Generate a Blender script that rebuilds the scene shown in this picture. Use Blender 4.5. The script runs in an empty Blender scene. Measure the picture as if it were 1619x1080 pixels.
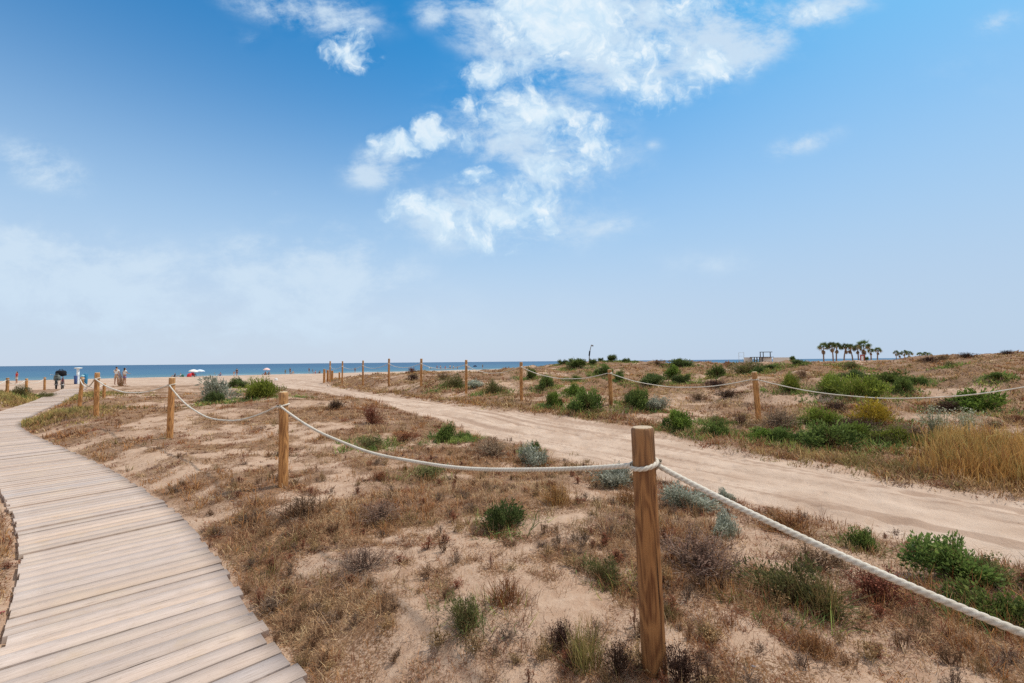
import bpy, math, random
import numpy as np
from mathutils import Matrix, Vector

random.seed(11)
RS = np.random.RandomState
sc = bpy.context.scene
col = sc.collection
rad = math.radians

# ------------------------------------------------------------------ camera
F = 719.6
CAM = np.array([0.0, 0.0, 1.6])
rotm = Matrix.Rotation(rad(90 + 2.52), 3, 'X') @ Matrix.Rotation(rad(-0.52), 3, 'Z')
cam = bpy.data.cameras.new('camera')
cam.sensor_width = 36.0
cam.lens = F / 1619.0 * 36.0
cam.clip_start = 0.05
cam.clip_end = 60000
camo = bpy.data.objects.new('camera', cam)
camo.location = CAM
camo.rotation_euler = rotm.to_euler()
col.objects.link(camo)
sc.camera = camo
RM = np.array(rotm)


def ray(px, py):
    """world direction (forward component 1) of a point of the survey photograph"""
    v = RM @ np.array([(px - 809.5) / F, (540.0 - py) / F, -1.0])
    return v / v[1]


# ------------------------------------------------------------------ noise
def _h(ix, iy, seed):
    n = (ix * 374761393 + iy * 668265263 + seed * 1442695041) & 0xffffffff
    n = ((n ^ (n >> 13)) * 1274126177) & 0xffffffff
    return ((n ^ (n >> 16)) & 0xffff) / 32767.5 - 1.0


def vn(x, y, seed=0):
    x = np.asarray(x, float); y = np.asarray(y, float)
    fx = np.floor(x); fy = np.floor(y)
    ix = fx.astype(np.int64); iy = fy.astype(np.int64)
    u = x - fx; v = y - fy
    u = u * u * u * (u * (u * 6 - 15) + 10); v = v * v * v * (v * (v * 6 - 15) + 10)
    a = _h(ix, iy, seed); b = _h(ix + 1, iy, seed)
    c = _h(ix, iy + 1, seed); d = _h(ix + 1, iy + 1, seed)
    return (a * (1 - u) + b * u) * (1 - v) + (c * (1 - u) + d * u) * v


def fbm(x, y, seed=0, oct=4, gain=0.5):
    s = 0.0; a = 1.0; t = 0.0
    for i in range(oct):
        s = s + a * vn(x * 2 ** i + 13.7 * i, y * 2 ** i - 7.1 * i, seed + i)
        t += a; a *= gain
    return s / t


def ss(a, b, x):
    t = np.clip((np.asarray(x, float) - a) / (b - a), 0, 1)
    return t * t * (3 - 2 * t)


# ------------------------------------------------------------------ layout of the ground
def T_(x, y): return 0.8 * x + 0.6 * y       # across the track and the walk
def L_(x, y): return -0.6 * x + 0.8 * y      # along them, towards the sea
def S_(x, y): return (x + 115.0) * -0.668 + (y - 102.0) * 0.744   # signed distance past the waterline


def cat(P, n=12):
    P = [np.array(p, float) for p in P]
    P = [2 * P[0] - P[1]] + P + [2 * P[-1] - P[-2]]
    out = []
    for i in range(1, len(P) - 2):
        p0, p1, p2, p3 = P[i - 1:i + 3]
        for k in range(n):
            t = k / n
            out.append(0.5 * ((2 * p1) + (p2 - p0) * t + (2 * p0 - 5 * p1 + 4 * p2 - p3) * t * t + (3 * p1 - p0 - 3 * p2 + p3) * t ** 3))
    out.append(P[-2])
    return np.array(out)


WALK_W = 1.23
EDGE = cat([(2.6, -1.4), (1.6, -.35), (.9, .4), (-.1, 1.45), (-1.04, 2.42), (-1.60, 2.99), (-3.62, 5.08), (-6.5, 7.45), (-9.5, 9.65),
            (-12.2, 11.6), (-14.4, 13.4), (-16.6, 15.9), (-18.1, 17.7), (-21.8, 22.4), (-26.2, 27.6), (-30.5, 32.8)])
_d = np.diff(EDGE, axis=0); _l = np.hypot(_d[:, 0], _d[:, 1])
EDGE_S = np.concatenate([[0], np.cumsum(_l)])


def edge_at(s):
    return np.array([np.interp(s, EDGE_S, EDGE[:, 0]), np.interp(s, EDGE_S, EDGE[:, 1])])


def walk_frame(s):
    p = edge_at(s); t = edge_at(s + .25) - edge_at(s - .25); t /= np.linalg.norm(t)
    return p, t, np.array([-t[1], t[0]])      # n points to the far side (left of travel)


_ws = np.linspace(0.3, EDGE_S[-1] - .3, 300)
WALK_C = np.array([walk_frame(s)[0] + walk_frame(s)[2] * WALK_W / 2 for s in _ws])


def walk_dist(x, y):
    """distance from the centre line of the boardwalk"""
    sh = np.shape(x); x = np.ravel(x).astype(float); y = np.ravel(y).astype(float)
    out = np.full(x.shape, 99.0)
    near = (x < 5) & (x > -36) & (y > -4) & (y < 38) & (T_(x, y) < 4.5)
    idx = np.nonzero(near)[0]
    A = WALK_C[:-1]; B = WALK_C[1:]
    for k in range(0, len(idx), 20000):
        j = idx[k:k + 20000]
        d2 = (x[j, None] - WALK_C[None, ::2, 0]) ** 2 + (y[j, None] - WALK_C[None, ::2, 1]) ** 2
        m = np.argmin(d2, 1) * 2
        i0 = np.clip(m - 1, 0, len(WALK_C) - 3)
        best = np.full(len(j), 1e9)
        for o in range(0, 2):
            a = WALK_C[i0 + o]; b = WALK_C[i0 + o + 1]
            ab = b - a
            t = np.clip(((x[j] - a[:, 0]) * ab[:, 0] + (y[j] - a[:, 1]) * ab[:, 1]) / (ab ** 2).sum(1), 0, 1)
            best = np.minimum(best, np.hypot(x[j] - a[:, 0] - t * ab[:, 0], y[j] - a[:, 1] - t * ab[:, 1]))
        out[j] = best
    return out.reshape(sh)


def walk_z(x, y):
    return -0.10 + 0.08 * ss(18, 34, L_(x, y) * .72)


RN_L = [-40, -.3, 4, 9, 14, 20.6, 30, 38, 46, 60]
RN_T = [5.4, 5.1, 5.45, 5.7, 6.1, 6.5, 6.5, 5.6, 3.0, 1.0]
RF_L = [-40, .7, 1.9, 3.9, 8.2, 11.4, 13.9, 19.9, 26.2, 34, 40, 50]
RF_T = [8.3, 8.0, 7.9, 8.0, 9.0, 8.95, 8.6, 8.8, 8.7, 9.3, 10.5, 14]


def road_mask(x, y):
    t = T_(x, y); l = L_(x, y)
    j = .22 * fbm(l * .6, t * .6, 5, 3)
    a = np.interp(l, RN_L, RN_T) + j
    b = np.interp(l, RF_L, RF_T) + .2 * fbm(l * .7, t * .7, 9, 3)
    w = .28
    return ss(a - w, a + w, t) * (1 - ss(b - w, b + w, t)) * (1 - ss(58, 70, l))


def g(x, y, cx, cy, r, a):
    return a * np.exp(-((x - cx) ** 2 + (y - cy) ** 2) / (r * r))


def dune_w(x, y):
    return 1 - ss(-124, -103, S_(x, y))


def H(x, y, fine=True):
    x = np.asarray(x, float); y = np.asarray(y, float)
    t = T_(x, y); l = L_(x, y); s = S_(x, y)
    z = np.interp(s, [-400, -120, -104, -72, -45, -15, 0, 30, 400], [0.0, 0.0, -.1, -.82, -1.0, -1.38, -1.82, -2.6, -9])
    dw = dune_w(x, y)
    ramp = np.interp(t, [8.5, 10, 14, 18, 22, 27, 33, 42, 60, 80, 130, 400], [0, .05, .2, .48, .76, .98, 1.06, 1.06, .8, .6, .8, .9])
    z = z + dw * ramp
    z = z + dw * .36 * ss(11, 22, l) * ss(9.3, 11, t) * (1 - ss(16, 24, t))
    z = z - .22 * np.exp(-((S_(x, y) + 122) / 9) ** 2) * ss(18, 24, t) * (1 - ss(30, 36, t))
    z = z + dw * (g(x, y, 7, 44, 7, .42) + g(x, y, 44, 31, 12, 1.35))
    # near dune strip between walk and track
    z = z + g(x, y, -7.8, 15.6, 3.4, .34) + g(x, y, -12.6, 14.2, 2.0, .16) + g(x, y, .3, 5.0, 1.5, .07) + g(x, y, -4.2, 11.6, 2.2, .12)
    z = z + g(x, y, -24.5, 22.0, 3.5, .25) + g(x, y, -14, 22, 3.0, .1)
    wd = walk_dist(x, y)
    rm = road_mask(x, y)
    rough = (1 - rm) * (1 - ss(-112, -96, s)) * ss(.75, 1.6, wd)
    und = .10 * fbm(x * .33, y * .33, 21, 3) + .07 * fbm(x * .9 + 4, y * .9, 31, 3)
    big = ss(9, 13, t)
    hum = np.maximum(0, fbm(x * .42 + 9, y * .42, 41, 3) - .02) * .5 * big
    z = z + rough * (und * (1 + .6 * big) + hum)
    if fine:
        z = z + (1 - rm) * (.018 * fbm(x * 3.1, y * 3.1, 51, 4) * ss(.6, 1.0, wd) + .006 * fbm(x * 11, y * 11, 55, 3))
        c = t + .25 * vn(l * .23, t * .1, 61)
        rut = .045 * fbm(c * 3.2, l * .12, 62, 3) - .030 * np.maximum(0, fbm(c * 7.5, l * .22, 63, 3)) + .020 * fbm(x * 4.5, y * 4.5, 64, 4) - .03 * (np.exp(-((c - 6.75) / .12) ** 2) + np.exp(-((c - 8.0) / .12) ** 2))
        pit = ss(.42, .8, vn(x * 4.3 + .6 * vn(x * 2, y * 2, 67), y * 4.3, 66))
        z = z + rm * (rut - .05 - .028 * pit) - (1 - rm) * .014 * pit * ss(.7, 1.1, wd)
    else:
        z = z - rm * .05
    # the walk is bedded in the sand
    wz = walk_z(x, y) - .055
    k = 1 - ss(WALK_W / 2 + .03, WALK_W / 2 + .75, wd)
    lip = .045 * np.exp(-((wd - WALK_W / 2 - .1) / .12) ** 2) * (0.6 + .6 * fbm(x * 2.2, y * 2.2, 71, 2))
    z = z * (1 - k) + (wz + lip) * k
    return z


def hit(px, py, d0=1.2, d1=120.0):
    """where the line of sight through a surveyed point meets the ground"""
    v = ray(px, py)
    d = np.geomspace(d0, d1, 1400)
    gz = H(v[0] * d, d, False)
    rz = CAM[2] + v[2] * d
    under = np.nonzero(rz < gz)[0]
    if len(under):
        i = under[0]
    else:
        i = int(np.argmax((gz - rz) / d))
    return np.array([v[0] * d[i], d[i], gz[i]])


def at(px, dist):
    v = ray(px, 560)
    return v[0] * dist, dist


def zat(px, py, dist):
    return CAM[2] + ray(px, py)[2] * dist


# ------------------------------------------------------------------ object helpers
def tag(o, label=None, cat_=None, group=None, kind=None):
    if label: o['label'] = label
    if cat_: o['category'] = cat_
    if group: o['group'] = group
    if kind: o['kind'] = kind
    return o


def link(name, me, mat=None, parent=None):
    o = bpy.data.objects.new(name, me)
    col.objects.link(o)
    if mat is not None and me is not None and len(me.materials) == 0:
        me.materials.append(mat)
    if parent is not None:
        o.parent = parent
    return o


def empty(name, loc, rz=0.0):
    o = bpy.data.objects.new(name, None)
    o.empty_display_size = .2
    o.location = loc
    o.rotation_euler = (0, 0, rz)
    col.objects.link(o)
    return o


def np_mesh(name, V, tris=None, quads=None, C=None, smooth=False, attrs=None, uv=None):
    me = bpy.data.meshes.new(name)
    V = np.asarray(V, np.float32)
    me.vertices.add(len(V))
    me.vertices.foreach_set('co', V.ravel())
    idx = []; st = []; tot = []
    off = 0
    for fa, n in ((quads, 4), (tris, 3)):
        if fa is not None and len(fa):
            fa = np.asarray(fa, np.int32)
            idx.append(fa.ravel())
            st.append(off + np.arange(len(fa)) * n)
            tot.append(np.full(len(fa), n))
            off += fa.size
    idx = np.concatenate(idx); st = np.concatenate(st); tot = np.concatenate(tot)
    me.loops.add(len(idx)); me.loops.foreach_set('vertex_index', idx.astype(np.int32))
    me.polygons.add(len(st))
    me.polygons.foreach_set('loop_start', st.astype(np.int32))
    me.polygons.foreach_set('loop_total', tot.astype(np.int32))
    if smooth:
        me.polygons.foreach_set('use_smooth', np.ones(len(st), bool))
    if C is not None:
        a = me.color_attributes.new('Col', 'FLOAT_COLOR', 'POINT')
        C4 = np.ones((len(V), 4), np.float32); C4[:, :3] = C
        a.data.foreach_set('color', C4.ravel())
    if attrs:
        for k, v in attrs.items():
            a = me.attributes.new(k, 'FLOAT', 'POINT')
            a.data.foreach_set('value', np.asarray(v, np.float32))
    if uv is not None:
        u = me.uv_layers.new(name='UVMap')
        u.data.foreach_set('uv', np.asarray(uv, np.float32)[idx].ravel())
    me.update(calc_edges=True)
    me.validate()
    return me


class MB:
    """collects primitives into one mesh"""
    def __init__(s): s.v = []; s.f = []; s.sm = []

    def box(s, c, d, rz=0.0, rx=0.0):
        b = len(s.v); M = Matrix.Rotation(rz, 3, 'Z') @ Matrix.Rotation(rx, 3, 'X')
        for i in (-.5, .5):
            for j in (-.5, .5):
                for k in (-.5, .5):
                    s.v.append(tuple(Vector(c) + M @ Vector((i * d[0], j * d[1], k * d[2]))))
        for q in ((0, 1, 3, 2), (4, 6, 7, 5), (0, 4, 5, 1), (2, 3, 7, 6), (0, 2, 6, 4), (1, 5, 7, 3)):
            s.f.append(tuple(b + i for i in q)); s.sm.append(False)
        return s

    def tube(s, P, R, n=8, cap=True, closed=False):
        P = [Vector(p) for p in P]
        if not hasattr(R, '__len__'): R = [R] * len(P)
        b = len(s.v); m = len(P)
        up = Vector((0, 0, 1))
        for i, p in enumerate(P):
            if closed: t = P[(i + 1) % m] - P[i - 1]
            else: t = P[min(i + 1, m - 1)] - P[max(i - 1, 0)]
            t.normalize()
            a = t.cross(up)
            if a.length < 1e-3: a = t.cross(Vector((0, 1, 0)))
            a.normalize(); c = a.cross(t)
            for k in range(n):
                w = 2 * math.pi * k / n
                s.v.append(tuple(p + (a * math.cos(w) + c * math.sin(w)) * R[i]))
        for i in range(m if closed else m - 1):
            i2 = (i + 1) % m
            for k in range(n):
                s.f.append((b + i * n + k, b + i * n + (k + 1) % n, b + i2 * n + (k + 1) % n, b + i2 * n + k)); s.sm.append(True)
        if cap and not closed:
            s.f.append(tuple(b + k for k in range(n))[::-1]); s.sm.append(False)
            s.f.append(tuple(b + (m - 1) * n + k for k in range(n))); s.sm.append(False)
        return s

    def lathe(s, prof, n=20, c=(0, 0, 0)):
        b = len(s.v)
        for r, z in prof:
            for k in range(n):
                w = 2 * math.pi * k / n
                s.v.append((c[0] + r * math.cos(w), c[1] + r * math.sin(w), c[2] + z))
        for i in range(len(prof) - 1):
            for k in range(n):
                s.f.append((b + i * n + k, b + i * n + (k + 1) % n, b + (i + 1) * n + (k + 1) % n, b + (i + 1) * n + k)); s.sm.append(True)
        return s

    def poly(s, pts, sm=False):
        b = len(s.v); s.v += [tuple(p) for p in pts]
        s.f.append(tuple(range(b, b + len(pts)))); s.sm.append(sm)
        return s

    def mesh(s, name):
        me = bpy.data.meshes.new(name)
        me.from_pydata(s.v, [], s.f)
        me.polygons.foreach_set('use_smooth', s.sm)
        me.update()
        return me

    def build(s, name, mat, parent=None):
        return link(name, s.mesh(name), mat, parent)


# ------------------------------------------------------------------ materials
class NT:
    def __init__(s, nt): s.nt = nt; s.n = nt.nodes; s.l = nt.links

    def new(s, t, **k):
        nd = s.n.new(t)
        for a, v in k.items(): setattr(nd, a, v)
        return nd

    def set(s, sock, v):
        if hasattr(v, 'is_output') or isinstance(v, bpy.types.NodeSocket): s.l.new(v, sock)
        else: sock.default_value = v

    def math(s, op, a, b=None, c=None, clamp=False):
        nd = s.new('ShaderNodeMath', operation=op, use_clamp=clamp)
        s.set(nd.inputs[0], a)
        if b is not None: s.set(nd.inputs[1], b)
        if c is not None: s.set(nd.inputs[2], c)
        return nd.outputs[0]

    def vmath(s, op, a, b=None):
        nd = s.new('ShaderNodeVectorMath', operation=op)
        s.set(nd.inputs[0], a)
        if b is not None: s.set(nd.inputs[1], b)
        return nd.outputs['Value' if op in ('LENGTH', 'DOT_PRODUCT') else 'Vector']

    def noise(s, vec, scale, detail=4.0, rough=.5, dist=0.0, dims='3D'):
        nd = s.new('ShaderNodeTexNoise', noise_dimensions=dims)
        if vec is not None: s.l.new(vec, nd.inputs['Vector'])
        nd.inputs['Scale'].default_value = scale; nd.inputs['Detail'].default_value = detail
        nd.inputs['Roughness'].default_value = rough; nd.inputs['Distortion'].default_value = dist
        return nd.outputs['Fac']

    def ramp(s, x, a, b, smooth=True):
        nd = s.new('ShaderNodeMapRange', interpolation_type='SMOOTHSTEP' if smooth else 'LINEAR')
        s.set(nd.inputs['Value'], x); s.set(nd.inputs['From Min'], a); s.set(nd.inputs['From Max'], b)
        return nd.outputs['Result']

    def mix(s, f, a, b, mode='MIX'):
        nd = s.new('ShaderNodeMix', data_type='RGBA', blend_type=mode)
        s.set(nd.inputs[0], f)
        for so, v in ((nd.inputs[6], a), (nd.inputs[7], b)):
            if isinstance(v, (tuple, list)): so.default_value = (*v[:3], 1)
            else: s.l.new(v, so)
        return nd.outputs[2]

    def mapping(s, vec, loc=(0, 0, 0), rot=(0, 0, 0), scale=(1, 1, 1), typ='POINT'):
        nd = s.new('ShaderNodeMapping', vector_type=typ)
        s.l.new(vec, nd.inputs['Vector'])
        nd.inputs['Location'].default_value = loc; nd.inputs['Rotation'].default_value = rot; nd.inputs['Scale'].default_value = scale
        return nd.outputs[0]

    def bump(s, h, strength, dist, normal=None):
        nd = s.new('ShaderNodeBump')
        nd.inputs['Strength'].default_value = strength; nd.inputs['Distance'].default_value = dist
        s.l.new(h, nd.inputs['Height'])
        if normal is not None: s.l.new(normal, nd.inputs['Normal'])
        return nd.outputs[0]


def mat(name):
    m = bpy.data.materials.new(name); m.use_nodes = True
    t = NT(m.node_tree); p = m.node_tree.nodes['Principled BSDF']
    p.inputs['Specular IOR Level'].default_value = .25
    return m, t, p


def simple(name, c, rough=.7, spec=.25, metal=0.0, var=.12, scale=9.0):
    m, t, p = mat(name)
    tc = t.new('ShaderNodeTexCoord').outputs['Object']
    n = t.noise(tc, scale, 4)
    a = tuple(x * (1 - var) for x in c); b = tuple(min(1, x * (1 + var)) for x in c)
    t.l.new(t.mix(n, a, b), p.inputs['Base Color'])
    p.inputs['Roughness'].default_value = rough; p.inputs['Metallic'].default_value = metal
    p.inputs['Specular IOR Level'].default_value = spec
    return m


def leaf_mat(name, trans=.3, rough=.65):
    m, t, p = mat(name)
    a = t.new('ShaderNodeAttribute', attribute_name='Col').outputs['Color']
    oi = t.new('ShaderNodeObjectInfo').outputs['Random']
    hs = t.new('ShaderNodeHueSaturation')
    t.l.new(a, hs.inputs['Color'])
    t.l.new(t.math('MULTIPLY_ADD', oi, .35, .85), hs.inputs['Value'])
    t.l.new(t.math('MULTIPLY_ADD', oi, .025, .488), hs.inputs['Hue'])
    c = hs.outputs[0]
    t.l.new(c, p.inputs['Base Color'])
    p.inputs['Roughness'].default_value = rough
    p.inputs['Specular IOR Level'].default_value = .15
    tr = t.new('ShaderNodeBsdfTranslucent'); t.l.new(c, tr.inputs['Color'])
    ms = t.new('ShaderNodeMixShader'); ms.inputs[0].default_value = trans
    t.l.new(p.outputs[0], ms.inputs[1]); t.l.new(tr.outputs[0], ms.inputs[2])
    t.l.new(ms.outputs[0], m.node_tree.nodes['Material Output'].inputs['Surface'])
    return m


M_LEAF = leaf_mat('leaf', .28)
M_DRY = leaf_mat('dry_stalk', .18, .8)


def ground_mat():
    m, t, p = mat('sand_ground')
    pos = t.new('ShaderNodeNewGeometry').outputs['Position']
    cov = t.new('ShaderNodeAttribute', attribute_name='cover').outputs['Fac']
    road = t.new('ShaderNodeAttribute', attribute_name='road').outputs['Fac']
    tone = t.new('ShaderNodeAttribute', attribute_name='tone').outputs['Fac']
    n1 = t.noise(pos, 1.3, 5, .55)
    n2 = t.noise(pos, 9, 6, .65)
    n3 = t.noise(pos, 55, 5, .7)
    n4 = t.noise(pos, 190, 3, .7)
    sand = t.mix(t.ramp(n1, .3, .7), (.385, .24, .16), (.485, .328, .228))
    sand = t.mix(t.ramp(n2, .35, .75), sand, (.53, .375, .272))
    sand = t.mix(t.math('MULTIPLY', t.ramp(n3, .40, .20), .45), sand, (.29, .175, .10))
    # dry litter and dead stems lying in the sand
    lit = t.ramp(t.math('ADD', n3, t.math('MULTIPLY', cov, .36)), .57, .70)
    lit = t.math('MULTIPLY', lit, t.ramp(cov, .02, .35))
    lc = t.mix(t.ramp(n2, .35, .65), (.13, .068, .038), (.29, .165, .085))
    lc = t.mix(t.ramp(tone, .25, .8), lc, (.23, .135, .085))
    base = t.mix(lit, sand, lc)
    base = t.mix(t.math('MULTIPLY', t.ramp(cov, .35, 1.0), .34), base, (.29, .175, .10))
    rc = t.mix(t.ramp(n1, .3, .7), (.46, .325, .24), (.585, .44, .34))
    rc = t.mix(t.math('MULTIPLY', t.ramp(n3, .45, .25), .5), rc, (.34, .225, .16))
    rc = t.mix(t.math('MULTIPLY', t.ramp(tone, .52, .25), .62), rc, (.335, .215, .15))
    base = t.mix(road, base, rc)
    sp = t.ramp(n4, .30, .22)
    base = t.mix(t.math('MULTIPLY', sp, .5), base, (.16, .10, .065))
    t.l.new(base, p.inputs['Base Color'])
    p.inputs['Roughness'].default_value = .95
    p.inputs['Specular IOR Level'].default_value = .1
    b = t.bump(n2, .5, .05)
    b = t.bump(n3, .6, .015, b)
    b = t.bump(n4, .45, .004, b)
    t.l.new(b, p.inputs['Normal'])
    return m


M_GROUND = ground_mat()


def plank_mat():
    m, t, p = mat('weathered_plank')
    uv = t.new('ShaderNodeUVMap').outputs[0]
    pc = t.new('ShaderNodeAttribute', attribute_name='Col').outputs['Color']
    pos = t.new('ShaderNodeNewGeometry').outputs['Position']
    st = t.mapping(uv, scale=(1.6, 42, 1))
    n1 = t.noise(st, 2.2, 6, .65, .6)
    n2 = t.noise(t.mapping(uv, scale=(6, 170, 1)), 1.0, 4, .6)
    n3 = t.noise(pos, 2.2, 5, .6)
    n4 = t.noise(pos, 38, 5, .7)
    c = t.mix(t.ramp(n1, .25, .75), (.46, .35, .29), (.59, .465, .39))
    c = t.mix(t.math('MULTIPLY', t.ramp(n2, .48, .33), .55), c, (.27, .195, .14))
    c = t.mix(t.math('MULTIPLY', t.ramp(n3, .48, .72), .5), c, (.57, .44, .335))
    c = t.mix(t.math('MULTIPLY', t.ramp(n4, .58, .68), .6), c, (.43, .32, .245))
    c = t.mix(t.math('MULTIPLY', t.ramp(n4, .40, .30), .45), c, (.30, .225, .18))
    kn = t.noise(t.mapping(uv, scale=(3.0, 14, 1)), 1.0, 2, .4)
    c = t.mix(t.math('MULTIPLY', t.ramp(kn, .70, .78), .6), c, (.22, .155, .11))
    spl = t.noise(t.mapping(uv, scale=(2.2, 90, 1)), 1.0, 2, .4)
    c = t.mix(t.math('MULTIPLY', t.ramp(spl, .30, .24), .85), c, (.09, .065, .05))
    dr = t.noise(pos, 5.5, 6, .7)
    c = t.mix(t.math('MULTIPLY', t.ramp(dr, .56, .68), .55), c, (.50, .37, .27))
    c = t.mix(1.0, c, pc, 'MULTIPLY')
    t.l.new(c, p.inputs['Base Color'])
    p.inputs['Roughness'].default_value = .88
    b = t.bump(n1, .3, .002); b = t.bump(n2, .5, .0015, b)
    t.l.new(b, p.inputs['Normal'])
    return m


M_PLANK = plank_mat()


def post_mat(name='post_timber', gain=(1, 1, 1)):
    m, t, p = mat(name)
    tc = t.new('ShaderNodeTexCoord').outputs['Object']
    oi = t.new('ShaderNodeObjectInfo').outputs['Random']
    off = t.new('ShaderNodeCombineXYZ'); t.l.new(t.math('MULTIPLY', oi, 31.0), off.inputs[2]); t.l.new(t.math('MULTIPLY', oi, 3.0), off.inputs[0])
    v = t.vmath('ADD', tc, off.outputs[0])
    warp = t.noise(t.mapping(v, scale=(7, 7, 1.1)), 1.0, 3, .5)
    ringv = t.math('MULTIPLY', warp, 70.0)
    rings = t.math('MULTIPLY_ADD', t.math('SINE', ringv), .5, .5)
    fine = t.noise(t.mapping(v, scale=(120, 120, 3.5)), 1.0, 4, .6)
    crack = t.noise(t.mapping(v, scale=(52, 52, .8)), 1.0, 2, .5)
    big = t.noise(t.mapping(v, scale=(6, 6, 1.6)), 1.0, 4, .55)
    c = t.mix(rings, (.135, .050, .018), (.335, .155, .058))
    c = t.mix(t.math('MULTIPLY', t.ramp(fine, .35, .7), .5), c, (.40, .20, .08))
    c = t.mix(t.math('MULTIPLY', t.ramp(big, .5, .75), .55), c, (.085, .032, .013))
    c = t.mix(t.math('MULTIPLY', t.ramp(crack, .36, .30), 1.0), c, (.055, .028, .014))
    sep = t.new('ShaderNodeSeparateXYZ'); t.l.new(tc, sep.inputs[0])
    grey = t.math('MULTIPLY', t.ramp(sep.outputs[2], .75, 1.3), .30)
    c = t.mix(grey, c, (.30, .19, .11))
    # sawn top: pale end grain
    nz = t.new('ShaderNodeSeparateXYZ'); t.l.new(t.new('ShaderNodeNewGeometry').outputs['True Normal'], nz.inputs[0])
    c = t.mix(t.ramp(nz.outputs[2], .6, .9), c, (.50, .375, .255))
    c = t.mix(1.0, c, gain, 'MULTIPLY')
    t.l.new(c, p.inputs['Base Color'])
    p.inputs['Roughness'].default_value = .72
    b = t.bump(fine, .5, .004); b = t.bump(t.ramp(crack, .30, .37), .9, .010, b)
    t.l.new(b, p.inputs['Normal'])
    return m


M_POST = post_mat()
M_POST2 = post_mat('post_timber_pale', (1.75, 1.85, 1.75))


def rope_mat():
    m, t, p = mat('rope_fibre')
    tc = t.new('ShaderNodeTexCoord').outputs['Object']
    a = t.new('ShaderNodeAttribute', attribute_name='groove').outputs['Fac']
    n = t.noise(tc, 320, 4, .6)
    n2 = t.noise(tc, 6, 4, .6)
    c = t.mix(t.ramp(n, .3, .7), (.57, .515, .44), (.80, .75, .66))
    c = t.mix(t.math('MULTIPLY', t.ramp(n2, .45, .7), .5), c, (.46, .37, .27))
    c = t.mix(t.math('MULTIPLY', t.ramp(t.noise(tc, 40, 4, .65), .55, .75), .25), c, (.36, .28, .19))
    c = t.mix(t.math('MULTIPLY', a, .55), c, (.25, .19, .13))
    t.l.new(c, p.inputs['Base Color'])
    p.inputs['Roughness'].default_value = .9
    t.l.new(t.bump(n, .6, .003), p.inputs['Normal'])
    return m


M_ROPE = rope_mat()


def sea_mat():
    m, t, p = mat('sea_water')
    pos = t.new('ShaderNodeNewGeometry').outputs['Position']
    s = t.math('SUBTRACT', t.vmath('DOT_PRODUCT', pos, (-.668, .744, 0)), -115 * -.668 + 102 * .744)
    al = t.vmath('DOT_PRODUCT', pos, (.744, .668, 0))
    cv = t.new('ShaderNodeCombineXYZ'); t.l.new(t.math('MULTIPLY', al, .22), cv.inputs[0]); t.l.new(s, cv.inputs[1])
    n1 = t.noise(cv.outputs[0], .35, 5, .6)
    n2 = t.noise(cv.outputs[0], .035, 4, .6)
    wob = t.math('MULTIPLY_ADD', n2, 60.0, t.math('SUBTRACT', s, 30.0))
    c = t.mix(t.ramp(wob, 8, 75), (.085, .18, .215), (.042, .13, .215))
    c = t.mix(t.ramp(wob, 60, 420), c, (.028, .095, .19))
    c = t.mix(t.ramp(s, 400, 3000), c, (.026, .085, .17))
    c = t.mix(t.math('MULTIPLY', t.ramp(n1, .52, .70), .30), c, (.09, .19, .28))
    c = t.mix(t.math('MULTIPLY', t.ramp(n2, .55, .35), .35), c, (.02, .10, .19))
    # breaking edge
    fn = t.noise(cv.outputs[0], .22, 4, .6)
    f1 = t.math('MULTIPLY', t.ramp(t.math('MULTIPLY_ADD', fn, 5.0, s), 5.2, 3.2), 1.0)
    f2 = t.math('MULTIPLY', t.math('MULTIPLY', t.ramp(fn, .53, .60), t.ramp(s, 24, 12)), .8)
    c = t.mix(t.math('MAXIMUM', f1, f2), c, (.66, .70, .70))
    t.l.new(c, p.inputs['Base Color'])
    p.inputs['Roughness'].default_value = .45
    p.inputs['Specular IOR Level'].default_value = .12
    t.l.new(t.bump(n1, .25, .2), p.inputs['Normal'])
    return m


M_SEA = sea_mat()

# ------------------------------------------------------------------ ground cover density
BARE = [(-.55, 2.55, .7), (-1.3, 3.9, .55), (-.1, 3.1, .55), (1.15, 2.75, .5), (.55, 4.75, .6), (-.35, 4.0, .4), (-4.6, 7.2, .8), (-2.0, 5.9, .6), (-8.4, 10.9, 1.0), (-5.5, 9.6, .9)]


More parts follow.
